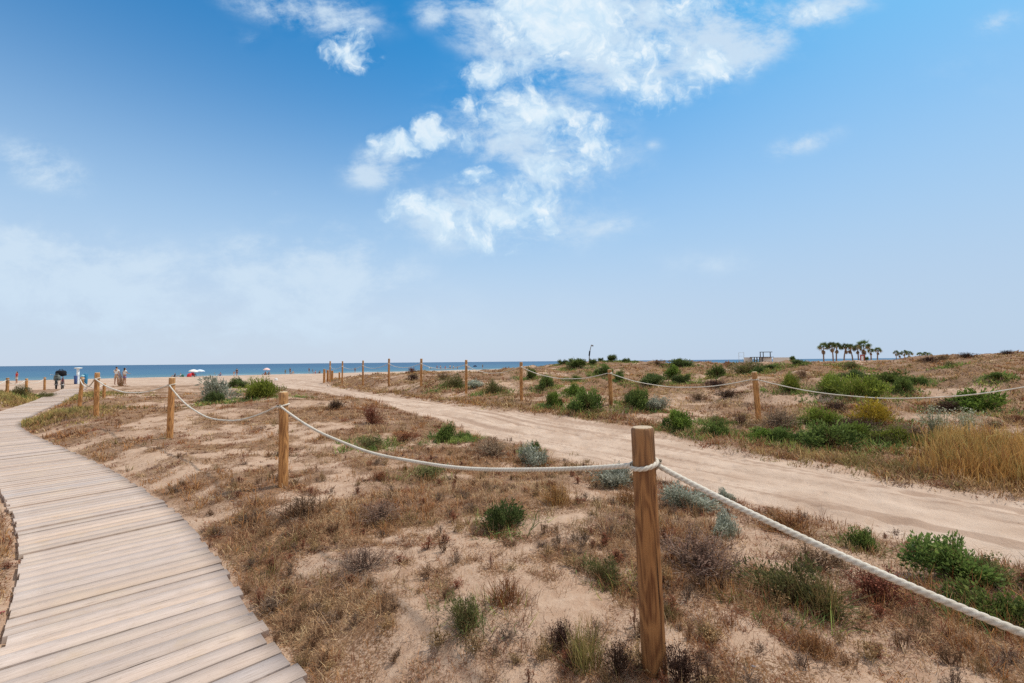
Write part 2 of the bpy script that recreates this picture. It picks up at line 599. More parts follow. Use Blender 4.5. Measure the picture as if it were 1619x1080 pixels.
def cover(x, y):
    t = T_(x, y); l = L_(x, y)
    n = fbm(x * .75 + 3, y * .75, 101, 4, .6)
    c = ss(-.22, .22, n + .07 * ss(3.5, 8, l))
    c = c * (1.0 + .5 * fbm(x * .32 + 40, y * .32, 141, 2))
    for bx, by, r in BARE:
        c = c - .75 * np.exp(-((x - bx) ** 2 + (y - by) ** 2) / (r * r))
    # verge of the track is thickly grown
    a = np.interp(l, RN_L, RN_T); b = np.interp(l, RF_L, RF_T)
    c = c + .75 * np.exp(-((t - a + .45) / .45) ** 2) + .8 * np.exp(-((t - b - .6) / .6) ** 2)
    c = c + g(x, y, -1.2, 4.6, .9, .5) + g(x, y, 1.7, 3.3, .8, .5) + g(x, y, -13.5, 13.8, 2.2, .8) + g(x, y, -7, 15, 3.0, .4)
    c = np.clip(c, 0, 1)
    far = ss(9.5, 16, t)
    c2 = ss(-.48, .04, fbm(x * .45, y * .45, 111, 4, .6)) * .95
    c = c * (1 - far) + c2 * far
    c = c * (1 - road_mask(x, y)) * ss(WALK_W / 2 - .02, WALK_W / 2 + .12, walk_dist(x, y)) * (1 - ss(-112, -97, S_(x, y)))
    m = (1 - road_mask(x, y)) * ss(WALK_W / 2 - .02, WALK_W / 2 + .12, walk_dist(x, y)) * (1 - ss(-112, -97, S_(x, y)))
    spk = ss(-.1, .35, fbm(x * 2.6, y * 2.6, 121, 4, .65))
    c = np.maximum(c * (.62 + .38 * spk), m * (.08 + .36 * spk))
    return np.clip(c, 0, 1)


# ------------------------------------------------------------------ terrain sheets
def build_terrain():
    fw = np.arange(-76, 76.01, .17)
    bk = np.arange(80, 281, 4.0)
    ang = np.radians(np.concatenate([fw, bk]))
    r = np.concatenate([[.02, .15], np.geomspace(.3, 110, 590), np.geomspace(112, 2600, 130)])
    A, R = np.meshgrid(ang, r, indexing='ij')
    X = R * np.sin(A); Y = R * np.cos(A)
    Z = H(X, Y)
    cov = cover(X, Y); rm = road_mask(X, Y)
    s = S_(X, Y)
    beachy = ss(-113, -98, s)
    roadv = np.maximum(rm, beachy * .85)
    tone = .5 + .5 * fbm(X * .5, Y * .5, 131, 3)
    tt = T_(X, Y); ll = L_(X, Y); cc = tt + .25 * vn(ll * .23, tt * .1, 61)
    rutc = fbm(cc * 4.2, ll * .14, 62, 3) * .6 + .9 * fbm(cc * 10, ll * .2, 63, 3)
    tone = np.where(rm > .05, np.clip(.5 + .8 * rutc, 0, 1), tone)  # rut shading put into the tone, along with drier ridges and moister troughs
    na, nr = X.shape
    I = np.arange(na * nr).reshape(na, nr)
    I2 = np.roll(I, -1, axis=0)
    Q = np.stack([I[:, :-1], I[:, 1:], I2[:, 1:], I2[:, :-1]], -1).reshape(-1, 4)[:, ::-1]
    V = np.stack([X.ravel(), Y.ravel(), Z.ravel()], 1)
    fx = V[Q, 0].mean(1); fy = V[Q, 1].mean(1)
    fr = (rm.ravel()[Q].mean(1) > .5) & (np.hypot(fx, fy) < 95)
    fb = (~fr) & (S_(fx, fy) > -107)
    fg = ~(fr | fb)
    for nm, f in (('dune_ground', fg), ('sand_track', fr), ('beach', fb)):
        q = Q[f]
        used, inv = np.unique(q, return_inverse=True)
        me = np_mesh(nm, V[used], quads=inv.reshape(-1, 4), smooth=True,
                     attrs={'cover': cov.ravel()[used], 'road': roadv.ravel()[used], 'tone': tone.ravel()[used]})
        tag(link(nm, me, M_GROUND), kind='structure')


build_terrain()

sea = MB()
sx, sy = 26000, 30000
c0 = np.array([-115 - .668 * -6, 102 + .744 * -6])
dA = np.array([.744, .668]); dN = np.array([-.668, .744])
for a0, a1 in ((-26000, -400), (-400, 900), (900, 26000)):
    for b0, b1 in ((0, 400), (400, 30000)):
        pts = [c0 + dA * a0 + dN * b0, c0 + dA * a1 + dN * b0, c0 + dA * a1 + dN * b1, c0 + dA * a0 + dN * b1]
        sea.poly([(p[0], p[1], -1.80) for p in pts])
tag(sea.build('sea', M_SEA), kind='structure')


# ------------------------------------------------------------------ boardwalk
def boardwalk():
    rs = RS(5)
    V = []; Fq = []; UV = []; C = []
    s = .4; k = 0; next_joint = 2.05
    prof = [(0, -.045), (0, -.003), (.004, 0), (1, 0), (1.004, -.003), (1.004, -.045)]
    while s < EDGE_S[-1] - .4:
        w = .142 + rs.uniform(-.014, .014)
        gap = .005 + rs.exponential(.004)
        if s > next_joint:
            next_joint += 2.85
            gap = .024
        p, t, n = walk_frame(s + w / 2)
        rot = rs.normal(0, .006)
        t2 = t * math.cos(rot) + n * math.sin(rot); n2 = n * math.cos(rot) - t * math.sin(rot)
        e0 = rs.normal(0, .012) - .004; e1 = WALK_W + rs.normal(0, .012)
        if rs.rand() < .06: e0 += rs.uniform(.01, .03)
        z0 = rs.normal(0, .003); tilt = rs.normal(0, .005)
        tone = 1 + rs.normal(0, .055); warm = rs.normal(0, .02)
        cc = (tone * (1 + warm), tone, tone * (1 - warm * 1.4))
        nb = 9; base = len(V); vo = rs.uniform(0, 40)
        cup = rs.uniform(-.0015, .0025)
        for i in range(nb):
            u = i / (nb - 1); q = e0 + (e1 - e0) * u
            bow = rs.normal(0, .0012)
            c = p + n2 * q
            wz = float(walk_z(c[0], c[1]))
            for (a, dz) in prof:
                aa = min(max(a, 0), 1)
                across = (aa - .5) * w + (bow if 0 < i < nb - 1 else 0) + ((a - aa) * .3)
                inset = .004 if (i in (0, nb - 1) and dz > -.005) else 0
                pt = c + t2 * across + n2 * (inset if i == 0 else -inset)
                V.append((pt[0], pt[1], wz + z0 + dz + tilt * (aa - .5) + cup * (4 * (aa - .5) ** 2)))
                UV.append((q + vo, across + k * .37)); C.append(cc)
        m = len(prof)
        for i in range(nb - 1):
            for j in range(m - 1):
                a = base + i * m + j
                Fq.append((a, a + 1, a + m + 1, a + m))
        for e, sgn in ((0, 1), (nb - 1, -1)):
            a = base + e * m
            for tri in ((0, 1, 4, 5), (1, 2, 3, 4)):
                f = tuple(a + x for x in tri)
                Fq.append(f if sgn > 0 else f[::-1])
        s += w + gap; k += 1
    Fq = np.array(Fq)[:, ::-1]
    me = np_mesh('boardwalk', V, quads=Fq, C=C, uv=UV)
    o = link('boardwalk', me, M_PLANK)
    tag(o, kind='structure')


boardwalk()

# ------------------------------------------------------------------ fences
def make_post(name, base, top, r, seed, mat_=None):
    """round sawn post standing in the sand; base/top are world points of its axis"""
    rs = RS(seed)
    base = Vector(base); top = Vector(top)
    ax = (top - base); hgt = ax.length; ax.normalize()
    o = empty_rot = None
    mb = MB()
    n = 28
    zs = [-.32, -.1, 0] + list(np.linspace(.06, hgt - .05, 14)) + [hgt - .012, hgt - .003, hgt]
    ph = rs.uniform(0, 6.28, 4)
    b0 = 0
    prof = []
    for z in zs:
        rr = r * (1.03 - .05 * max(z, 0) / hgt)
        if z > hgt - .008: rr -= .006
        if z >= hgt: rr -= .004
        for k in range(n):
            w = 2 * math.pi * k / n
            q = rr * (1 + .018 * math.sin(2 * w + ph[0] + z * 1.1) + .012 * math.sin(3 * w + ph[1] - z * 2) + .006 * math.sin(7 * w + ph[2]) + .004 * math.sin(11 * w + ph[3] + 9 * z))
            bend = .006 * math.sin(z * 2.1 + ph[1])
            mb.v.append((q * math.cos(w) + bend, q * math.sin(w), z))
    for i in range(len(zs) - 1):
        for k in range(n):
            mb.f.append((i * n + k, i * n + (k + 1) % n, (i + 1) * n + (k + 1) % n, (i + 1) * n + k)); mb.sm.append(True)
    mb.f.append(tuple((len(zs) - 1) * n + k for k in range(n))); mb.sm.append(False)
    o = mb.build(name, mat_ or M_POST)
    o.location = base
    q = Vector((0, 0, 1)).rotation_difference(ax)
    o.rotation_mode = 'QUATERNION'; o.rotation_quaternion = q
    return o


def post_from(px_top, py_top, px_base, dist, r, seed, label, group, mt=None):
    vt = ray(px_top, py_top); vb = ray(px_base, 600)
    zt = CAM[2] + vt[2] * dist
    xb = vb[0] * dist
    zb = float(H(xb, dist, False))
    o = make_post('fence_post', (xb, dist, zb), (vt[0] * dist, dist, zt), r, seed, mt or (M_POST if seed == 1 else M_POST2))
    tag(o, label, 'fence post', group)
    return dict(base=np.array([xb, dist, zb]), top=np.array([vt[0] * dist, dist, zt]), r=r)


def on_post(p, z):
    f = (z - p['base'][2]) / (p['top'][2] - p['base'][2])
    return p['base'] + (p['top'] - p['base']) * f


def rope_mesh(P, R, lay=.078, sides=15, strands=True):
    """three-strand laid rope along a dense list of points"""
    P = np.asarray(P, float)
    T = np.gradient(P, axis=0); T /= np.linalg.norm(T, axis=1)[:, None]
    up = np.array([0, 0, 1.0])
    A = np.cross(T, up); A /= np.maximum(np.linalg.norm(A, axis=1), 1e-6)[:, None]
    B = np.cross(A, T)
    S = np.concatenate([[0], np.cumsum(np.linalg.norm(np.diff(P, axis=0), axis=1))])
    ph = np.arange(sides) / sides * 2 * np.pi
    th = S / lay * 2 * np.pi
    W = ph[None, :]
    c = np.abs(np.cos(1.5 * (W - th[:, None]))) if strands else np.ones((len(P), sides))
    rr = R * (.74 + .28 * c ** .8)
    V = P[:, None, :] + (A[:, None, :] * np.cos(W)[..., None] + B[:, None, :] * np.sin(W)[..., None]) * rr[..., None]
    m = len(P)
    I = np.arange(m * sides).reshape(m, sides); I2 = np.roll(I, -1, 1)
    Q = np.stack([I[:-1], I2[:-1], I2[1:], I[1:]], -1).reshape(-1, 4)
    return V.reshape(-1, 3), Q, (1 - c).ravel() ** 2


def sag_points(a, b, sag, n):
    t = np.linspace(0, 1, n)[:, None]
    P = a + (b - a) * t
    P[:, 2] -= (4 * sag * t * (1 - t))[:, 0]
    P[:, 2] += .004 * np.sin(t[:, 0] * 23) * np.sin(t[:, 0] * math.pi)
    return P


def rope_span(pa, za, pb, zb, sag, R, label, group, n=200, strands=True, loop=True, side=1.0):
    a = on_post(pa, za); b = on_post(pb, zb)
    d = (b - a)[:2]; d /= np.linalg.norm(d)
    perp = np.array([d[1], -d[0]]) * side
    a2 = a.copy(); b2 = b.copy()
    a2[:2] += d * (pa['r'] * .72) + perp * pa['r'] * .85; b2[:2] += -d * (pb['r'] * .72) + perp * pb['r'] * .85
    P = sag_points(a2, b2, sag, n)
    V, Q, gr = rope_mesh(P, R, sides=15 if strands else 7, strands=strands)
    o = link('rope', np_mesh('rope', V, quads=Q, smooth=True, attrs={'groove': gr}), M_ROPE)
    tag(o, label, 'rope', group)
    if loop:
        k = max(24, int(n * .3)) if strands else 20
        w = np.linspace(0, 2 * np.pi, k)
        rr = pa['r'] * .98 + R * .55
        c = on_post(pa, za)
        LP = np.stack([c[0] + rr * np.cos(w), c[1] + rr * np.sin(w), c[2] + .018 * np.cos(w - .4) + .006], 1)
        V, Q, gr = rope_mesh(LP, R * .85, sides=15 if strands else 7, strands=strands)
        link('loop', np_mesh('loop', V, quads=Q, smooth=True, attrs={'groove': gr}), M_ROPE, o)
        # short overhand crossing where the rope leaves the post
        kx = c.copy(); kx[:2] += d * rr * .75 + perp * rr * .75
        t = np.linspace(-1.2, 1.2, 30 if strands else 8)
        KP = np.stack([kx[0] + d[0] * .012 * t + perp[0] * .012 * np.cos(t), kx[1] + d[1] * .012 * t + perp[1] * .012 * np.cos(t), kx[2] + .020 * t], 1)
        V, Q, gr = rope_mesh(KP, R * .75, sides=12 if strands else 7, strands=strands)
        link('knot', np_mesh('knot', V, quads=Q, smooth=True, attrs={'groove': gr}), M_ROPE, o)
    return o


GN = 'timber posts of the roped fence beside the boardwalk'
GR = 'timber posts of the roped fence beyond the sand track'
GL = 'timber posts of the roped fence on the seaward side of the boardwalk'
N1 = post_from(1014, 675, 1027, 2.34, .058, 1, 'nearest and tallest brown timber fence post with a rope tied near its top', GN)
N2 = post_from(448, 619.5, 449.5, 6.13, .060, 2, 'second fence post from the front, at the edge of the dune by the boardwalk', GN)
N3 = post_from(272, 597, 271, 9.82, .060, 3, 'third fence post from the front, before the silver and lime bushes', GN)
N4 = post_from(154, 589, 154, 13.05, .060, 4, 'fourth fence post from the front, in the tall grass at the boardwalk bend', GN)
N5 = post_from(130, 596, 127, 16.8, .060, 5, 'leaning fence post just beyond the grass at the boardwalk bend', GN)
N6 = post_from(165, 606, 165, 21.2, .058, 6, 'short pale fence post farthest along the boardwalk fence', GN)
N0 = make_post('fence_post', (4.39, -1.45, float(H(4.39, -1.45))), (4.42, -1.45, 1.22), .062, 7)
tag(N0, 'fence post holding the near end of the thick front rope', 'fence post', GN)
N0d = dict(base=np.array([4.39, -1.45, 0.]), top=np.array([4.42, -1.45, 1.22]), r=.062)
GRP = 'ropes of the boardwalk fence'
rope_span(N1, 1.068, N0d, 1.03, .45, .0142, 'thick white twisted rope running from the nearest post out to the lower right corner', GRP, 900, True, True, side=-1)
rope_span(N2, 1.035, N1, 1.068, .285, .0140, 'white rope sagging between the nearest post and the second fence post', GRP, 800, True, True, side=1)
rope_span(N3, 1.16, N2, 1.035, .43, .0145, 'white rope hanging in a deep curve between the second and third fence posts', GRP, 240, True, True, side=1)
rope_span(N4, zat(154, 599, 13.05), N3, 1.16, .27, .016, 'white rope between the third fence post and the post at the boardwalk bend', GRP, 60, False, True)
rope_span(N5, zat(131, 600, 16.8), N4, zat(154, 599, 13.05), .25, .016, 'short looking rope between the bend post and the leaning post behind it', GRP, 40, False, True)
rope_span(N6, zat(165, 609, 21.2), N5, zat(131, 600, 16.8), .2, .016, 'farthest rope of the boardwalk fence, before the tall dry shrub', GRP, 40, False, False)

# far fence along the other side of the track
RPOST = [(1192, 588, 1198, 10.9, 'fence post beyond the track nearest to the camera, leaning slightly, among green scrub', .062),
         (964, 584, 965, 14.0, 'post of the far fence seen just above the top of the nearest post', .060),
         (824, 572.5, 824, 17.1, 'upright far fence post standing next to three small green bushes', .060),
         (737, 569, 737, 20.2, 'far fence post whose top meets the sea horizon beside olive scrub', .058),
         (666, 567, 666, 23.3, 'tall far fence post beside the reddish dune shrub', .060),
         (615, 567, 615, 26.4, 'far fence post against the sea, fifth one counting from the seaward end', .058),
         (574, 570, 574, 29.5, 'pale far fence post against the sea, fourth one counting from the seaward end', .056),
         (541.5, 571, 541, 32.7, 'far fence post next to the last one at the seaward end of the track', .056),
         (522, 571, 522, 35.8, 'last far fence post at the seaward end, above the short timber bollards', .058)]
RP = []
for i, (a, b, c, d, lab, r) in enumerate(RPOST):
    RP.append(post_from(a, b, c, d, r, 20 + i, lab, GR))
Q0 = dict(base=np.array([10.4, 8.6, float(H(10.4, 8.6, False))]), top=np.array([10.4, 8.6, float(H(10.4, 8.6, False)) + 1.3]), r=.06)
GRR = 'ropes of the fence beyond the track'
zq = [zat(1192, 600, 10.9), zat(964, 590, 14.0), zat(824, 580, 17.1), zat(737, 577, 20.2), zat(666, 575, 23.3), zat(615, 575, 26.4), zat(574, 578, 29.5), zat(541, 579, 32.7), zat(522, 579, 35.8)]
rope_span(RP[0], zq[0], Q0, zat(1652, 600, 8.6), .40, .012, 'thin pale rope sagging low across the green dune scrub at far right', GRR, 60, False, True)
names = ['thin rope between the two far fence posts nearest to the camera', 'thin rope of the far fence over the pair of bright green bushes',
         'thin far rope beside the olive scrub on the dune', 'thin far rope leading to the tall post by the reddish shrub',
         'thin far rope between the fifth and sixth posts beyond the track', 'thin far rope three spans from the seaward end',
         'thin far rope two spans from the seaward end', 'thin far rope joining the last two posts by the beach']
for i in range(8):
    rope_span(RP[i + 1], zq[i + 1], RP[i], zq[i], .30 if i < 3 else .22, .012, names[i], GRR, 40, False, True)

# fence on the other side of the boardwalk, low in the grass at the left
LP = []
for i, (px, py, d, lab) in enumerate([(-28, 598, 19.0, 'fence post outside the picture at the left of the dry grass'), (12, 597.5, 22.2, 'small weathered post at the far left edge behind the dry grass'), (42, 598.5, 26.3, 'small weathered post behind the grass, below the bather in red'), (71, 596.5, 30.6, 'small weathered post behind the grass, left of the parked bicycles')]):
    LP.append(post_from(px, py, px, d, .06, 50 + i, lab, GL))
for i in range(3):
    z0 = LP[i]['top'][2] - .12; z1 = LP[i + 1]['top'][2] - .12
    rope_span(LP[i + 1], z1, LP[i], z0, .2, .014, ['pale rope reaching the far left edge behind the dry grass', 'pale rope between the two posts below the bather in red', 'pale rope ending at the post left of the bicycles'][i], 'ropes of the seaward boardwalk fence', 40, False, True)

# short timber bollards where the track opens on the beach
for i, (px, py, d, lab) in enumerate([(513, 583.5, 36.6, 'short timber bollard at the left end of the little row'), (518.5, 585, 36.9, 'short yellowish bollard in the middle of the little row'),
                                      (525.5, 586, 37.3, 'short yellowish bollard at the right end of the little row'), (537, 588.5, 36.5, 'lone short bollard beside the last but one far fence post')]):
    x, y = at(px, d); zb = float(H(x, y, False))
    o = make_post('bollard', (x, y, zb), (x, y, max(zat(px, py, d), zb + .5)), .09 if i != 3 else .07, 70 + i, M_POST2)
    tag(o, lab, 'bollard', 'short timber bollards where the track meets the beach')

# ------------------------------------------------------------------ plants
def arr(c): return np.array(c, float)


def blades(base, az, lean, length, width, curve, C0, C1, rs):
    """flat tapering blades: base Nx3; C0 base colour, C1 tip colour (Nx3)"""
    N = len(base)
    d = np.stack([np.cos(az) * np.sin(lean), np.sin(az) * np.sin(lean), np.cos(lean)], 1)
    l2 = lean + curve
    d2 = np.stack([np.cos(az) * np.sin(l2), np.sin(az) * np.sin(l2), np.cos(l2)], 1)
    ra = rs.uniform(0, 6.28, N)
    side = np.stack([np.cos(ra), np.sin(ra), rs.normal(0, .3, N)], 1)
    side /= np.linalg.norm(side, axis=1)[:, None]
    w = width[:, None] * .5
    mid = base + d * (length * .55)[:, None]
    tip = mid + d2 * (length * .45)[:, None]
    V = np.stack([base - side * w, base + side * w, mid - side * w * .8, mid + side * w * .8, tip], 1)
    Cm = (C0 + C1) / 2
    C = np.stack([C0, C0, Cm, Cm, C1], 1)
    I = (np.arange(N) * 5)[:, None]
    quads = I + np.array([[0, 1, 3, 2]]); tris = I + np.array([[2, 3, 4]])
    return V.reshape(-1, 3), quads, tris, C.reshape(-1, 3)


def join(parts):
    V = []; Q = []; Tt = []; C = []; off = 0
    for v, q, t, c in parts:
        V.append(v); C.append(c)
        if q is not None and len(q): Q.append(np.asarray(q) + off)
        if t is not None and len(t): Tt.append(np.asarray(t) + off)
        off += len(v)
    return np.concatenate(V), (np.concatenate(Q) if Q else None), (np.concatenate(Tt) if Tt else None), np.concatenate(C)


def leaves(P, D, L, Wd, C, rs):
    """diamond leaves at P along D"""
    N = len(P)
    D = D / np.maximum(np.linalg.norm(D, axis=1), 1e-6)[:, None]
    R = rs.normal(0, 1, (N, 3)); S = np.cross(D, R); S /= np.maximum(np.linalg.norm(S, axis=1), 1e-6)[:, None]
    U = np.cross(S, D)
    L = L[:, None]; Wd = Wd[:, None]
    V = np.stack([P, P + D * L * .5 - S * Wd * .5 + U * L * .08, P + D * L - U * L * .06, P + D * L * .5 + S * Wd * .5 + U * L * .08], 1)
    I = (np.arange(N) * 4)[:, None]
    C4 = np.repeat(C[:, None, :], 4, 1); C4[:, 0] *= .75
    return V.reshape(-1, 3), I + np.array([[0, 1, 2, 3]]), None, C4.reshape(-1, 3)


def colmix(rs, cols, n, jit=.18):
    cols = arr(cols)
    i = rs.randint(0, len(cols), n); j = rs.randint(0, len(cols), n)
    f = rs.uniform(0, 1, (n, 1))
    c = cols[i] * (1 - f) + cols[j] * f
    return np.clip(c * (1 + rs.normal(0, jit, (n, 1))), .01, 1)


def twigs(rs, nst, cols, rad_=1.0, h=1.0, lv=3, wid=.012, spread=1.1, heads=None):
    """branching dry stems as thin ribbons within a unit dome"""
    seg = []
    for i in range(nst):
        a = rs.uniform(0, 6.28); le = abs(rs.normal(0, .5)) * spread; le = min(le, 1.45)
        st = [(np.array([rs.normal(0, .09), rs.normal(0, .09), 0]), a, le, rs.uniform(.5, 1.0), wid, 0)]
        while st:
            p, a, le, L, w, k = st.pop()
            d = np.array([math.cos(a) * math.sin(le) * rad_, math.sin(a) * math.sin(le) * rad_, math.cos(le) * h])
            sl = L * (.55 if k == 0 else .42)
            q = p + d * sl
            q[2] = max(q[2], .01)
            seg.append((p, q, w, w * .6, k))
            if k < lv - 1:
                for b in range(rs.randint(2, 4)):
                    st.append((p + (q - p) * rs.uniform(.45, 1.0), a + rs.normal(0, .8), np.clip(le + rs.normal(0, .45), 0, 1.5), L * .75, w * .65, k + 1))
    P0 = arr([s[0] for s in seg]); P1 = arr([s[1] for s in seg]); w0 = arr([s[2] for s in seg]); w1 = arr([s[3] for s in seg]); K = arr([s[4] for s in seg])
    N = len(seg)
    D = P1 - P0; R = rs.normal(0, 1, (N, 3)); S = np.cross(D, R); S /= np.maximum(np.linalg.norm(S, axis=1), 1e-6)[:, None]
    V = np.stack([P0 - S * w0[:, None], P0 + S * w0[:, None], P1 + S * w1[:, None], P1 - S * w1[:, None]], 1)
    C = colmix(rs, cols, N) * (.7 + .15 * K[:, None])
    I = (np.arange(N) * 4)[:, None]
    out = [(V.reshape(-1, 3), I + np.array([[0, 1, 2, 3]]), None, np.repeat(C, 4, 0))]
    if heads:
        tips = P1[K == lv - 1]
        hc, hs = heads
        n = len(tips)
        rep = 3
        T2 = np.repeat(tips, rep, 0) + rs.normal(0, .025, (n * rep, 3))
        out.append(leaves(T2, rs.normal(0, 1, (n * rep, 3)), np.full(n * rep, hs), np.full(n * rep, hs * .7), colmix(rs, hc, n * rep), rs))
    return join(out)


def leafy(rs, n, leaf, dark, light, clumps=16, h=1.0, narrow=.45, upright=.6, open_=.0):
    """dome of leaf clumps with gaps"""
    cs = []; cr = []
    for i in range(clumps):
        a = rs.uniform(0, 6.28); e = rs.uniform(0, 1) ** .8
        r = rs.uniform(.35, .78)
        cs.append((math.cos(a) * math.sqrt(1 - e * e) * r, math.sin(a) * math.sqrt(1 - e * e) * r, .18 + e * r * .85)); cr.append(rs.uniform(.2, .36))
    cs = arr(cs); cr = arr(cr); ctone = rs.uniform(-.22, .22, clumps)
    k = rs.randint(0, clumps, n)
    d = rs.normal(0, 1, (n, 3)); d /= np.linalg.norm(d, axis=1)[:, None]
    rr = rs.uniform(0, 1, n) ** .45 * (1 + .35 * (rs.rand(n) < .18))
    P = cs[k] + d * (cr[k] * rr)[:, None]
    P[:, 2] = np.abs(P[:, 2])
    D = d * .8 + (P - np.array([0, 0, -.2])) * .5 + rs.normal(0, .45, (n, 3)) + np.array([0, 0, upright])
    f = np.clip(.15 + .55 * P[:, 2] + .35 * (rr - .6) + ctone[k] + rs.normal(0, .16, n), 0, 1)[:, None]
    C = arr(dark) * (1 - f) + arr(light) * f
    C *= (1 + rs.normal(0, .12, (n, 1)))
    P[:, 2] *= h
    L = leaf * rs.uniform(.6, 1.3, n)
    return leaves(P, D, L, L * narrow, np.clip(C, .008, 1), rs)


def stems(rs, n, c, w=.012, h=1.0, spread=.8):
    return twigs(rs, n, [c, tuple(x * .7 for x in c)], 1.0, h * .8, 2, w, spread)


def tuft(rs, n, cols, h=1.0, spread=.5, w=.02, curve=.5, base_r=.25, tipc=None, tip_gain=1.25):
    az = rs.uniform(0, 6.28, n); rr = np.sqrt(rs.uniform(0, 1, n)) * base_r; ra = rs.uniform(0, 6.28, n)
    base = np.stack([rr * np.cos(ra), rr * np.sin(ra), np.zeros(n)], 1)
    le = np.abs(rs.normal(0, spread, n))
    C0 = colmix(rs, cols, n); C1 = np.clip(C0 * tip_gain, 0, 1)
    if tipc is not None:
        m = rs.rand(n) < .5; C1[m] = colmix(rs, tipc, m.sum())
    return blades(base, az, le, h * rs.uniform(.45, 1.0, n), w * rs.uniform(.6, 1.2, n), rs.normal(0, 1, n) * curve * .5 + curve * .3, C0 * .7, C1, rs)


GD = (.018, .040, .014); GLt = (.105, .185, .045)
TPL = {}
PLANTS = []


def tpl(key):
    """template meshes: (foliage mesh, stem mesh) about one unit in radius and in height"""
    if key in TPL: return TPL[key]
    kind, var = key
    rs = RS(1000 + sum(ord(c) for c in kind) * 7 + var)
    st = None
    br = (.16, .10, .06)
    if kind == 'dark':
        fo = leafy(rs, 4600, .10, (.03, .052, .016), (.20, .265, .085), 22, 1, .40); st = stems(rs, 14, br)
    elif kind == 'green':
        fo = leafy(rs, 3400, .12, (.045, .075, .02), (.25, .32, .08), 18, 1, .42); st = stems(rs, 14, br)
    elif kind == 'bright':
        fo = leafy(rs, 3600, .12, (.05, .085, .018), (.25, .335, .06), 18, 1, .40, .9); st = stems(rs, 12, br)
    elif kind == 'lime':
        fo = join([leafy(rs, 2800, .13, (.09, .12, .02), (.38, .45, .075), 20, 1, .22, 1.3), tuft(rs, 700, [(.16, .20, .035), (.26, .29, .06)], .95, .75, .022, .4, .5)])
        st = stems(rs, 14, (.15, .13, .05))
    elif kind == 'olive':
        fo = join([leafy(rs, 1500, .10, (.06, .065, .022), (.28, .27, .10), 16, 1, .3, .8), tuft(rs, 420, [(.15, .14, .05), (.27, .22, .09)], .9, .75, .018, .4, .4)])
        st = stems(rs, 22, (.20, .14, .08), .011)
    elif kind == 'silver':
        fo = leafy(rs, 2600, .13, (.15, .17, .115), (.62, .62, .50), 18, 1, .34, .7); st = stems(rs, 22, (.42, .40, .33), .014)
    elif kind == 'yellow':
        fo = join([leafy(rs, 1600, .10, (.16, .11, .015), (.66, .48, .05), 16, 1, .35, 1.0), tuft(rs, 500, [(.30, .21, .03), (.62, .43, .06)], .95, .65, .02, .4, .5)])
        st = stems(rs, 16, (.14, .10, .04))
    elif kind == 'brown':
        fo = twigs(rs, 60, [(.21, .125, .07), (.31, .20, .12), (.13, .075, .045)], 1, 1, 3, .010, 1.25, ([(.24, .15, .085), (.16, .09, .05)], .035))
    elif kind == 'darkbrown':
        fo = twigs(rs, 66, [(.085, .045, .032), (.15, .085, .055), (.06, .032, .024)], 1, 1, 3, .012, 1.25, ([(.11, .06, .04), (.07, .038, .028)], .045))
    elif kind == 'mauve':
        fo = twigs(rs, 66, [(.30, .21, .15), (.38, .27, .19), (.20, .13, .095)], 1, 1, 3, .009, 1.25, ([(.28, .18, .12), (.20, .12, .08)], .03))
    elif kind == 'red':
        fo = twigs(rs, 60, [(.22, .085, .045), (.30, .12, .055), (.15, .055, .035)], 1, 1, 3, .010, 1.2, ([(.30, .115, .06), (.20, .07, .04)], .04))
    elif kind == 'straw':
        fo = tuft(rs, 150, [(.42, .30, .13), (.33, .22, .09), (.26, .20, .075)], 1.0, .32, .016, .35, .30, [(.50, .37, .18)])
    elif kind == 'grass':
        fo = tuft(rs, 170, [(.20, .19, .06), (.34, .25, .09), (.26, .17, .07)], 1.0, .42, .018, .4, .30, [(.42, .30, .13)])
    elif kind == 'orange':
        fo = join([tuft(rs, 190, [(.36, .18, .06), (.28, .13, .05), (.40, .25, .10)], .9, .6, .016, .4, .35), twigs(rs, 18, [(.26, .12, .05)], 1, 1, 3, .008, 1.0, ([(.33, .16, .06)], .035))])
    elif kind == 'flower':
        fo = twigs(rs, 26, [(.22, .24, .13), (.30, .29, .18)], 1, 1, 3, .009, .6, ([(.60, .57, .44), (.40, .42, .26)], .035)); st = None
    if kind in ('dark', 'green', 'bright', 'olive', 'lime', 'yellow', 'silver'):
        tw = twigs(rs, 16, [(.24, .15, .08), (.33, .22, .11), (.16, .09, .05)], 1.05, .9, 3, .009, 1.3, ([(.30, .19, .09), (.22, .13, .06)], .03))
        V2 = fo[0].copy(); a2 = np.arctan2(V2[:, 1], V2[:, 0])
        lob = 1 + .28 * np.sin(2 * a2 + var) + .18 * np.sin(3 * a2 + 2.1 * var + 1) + .1 * np.sin(5 * a2)
        V2[:, 0] *= lob; V2[:, 1] *= lob; V2[:, 2] *= .75 + .3 * np.sin(a2 + var * 2) ** 2
        fo = join([(V2,) + tuple(fo[1:]), tw])
    V_ = fo[0]; r_ = np.percentile(np.hypot(V_[:, 0], V_[:, 1]), 93); h_ = np.percentile(V_[:, 2], 97)
    sc3 = np.array([1 / r_, 1 / r_, 1 / h_])
    fo = (V_ * sc3,) + tuple(fo[1:])
    if st is not None: st = (st[0] * sc3,) + tuple(st[1:])
    mf = np_mesh('foliage', fo[0], tris=fo[2], quads=fo[1], C=fo[3])
    mf.materials.append(M_DRY if kind in ('brown', 'darkbrown', 'mauve', 'red', 'straw', 'orange') else M_LEAF)
    ms = None
    if st is not None:
        ms = np_mesh('stem', st[0], tris=st[2], quads=st[1], C=st[3]); ms.materials.append(M_DRY)
    TPL[key] = (mf, ms)
    return TPL[key]


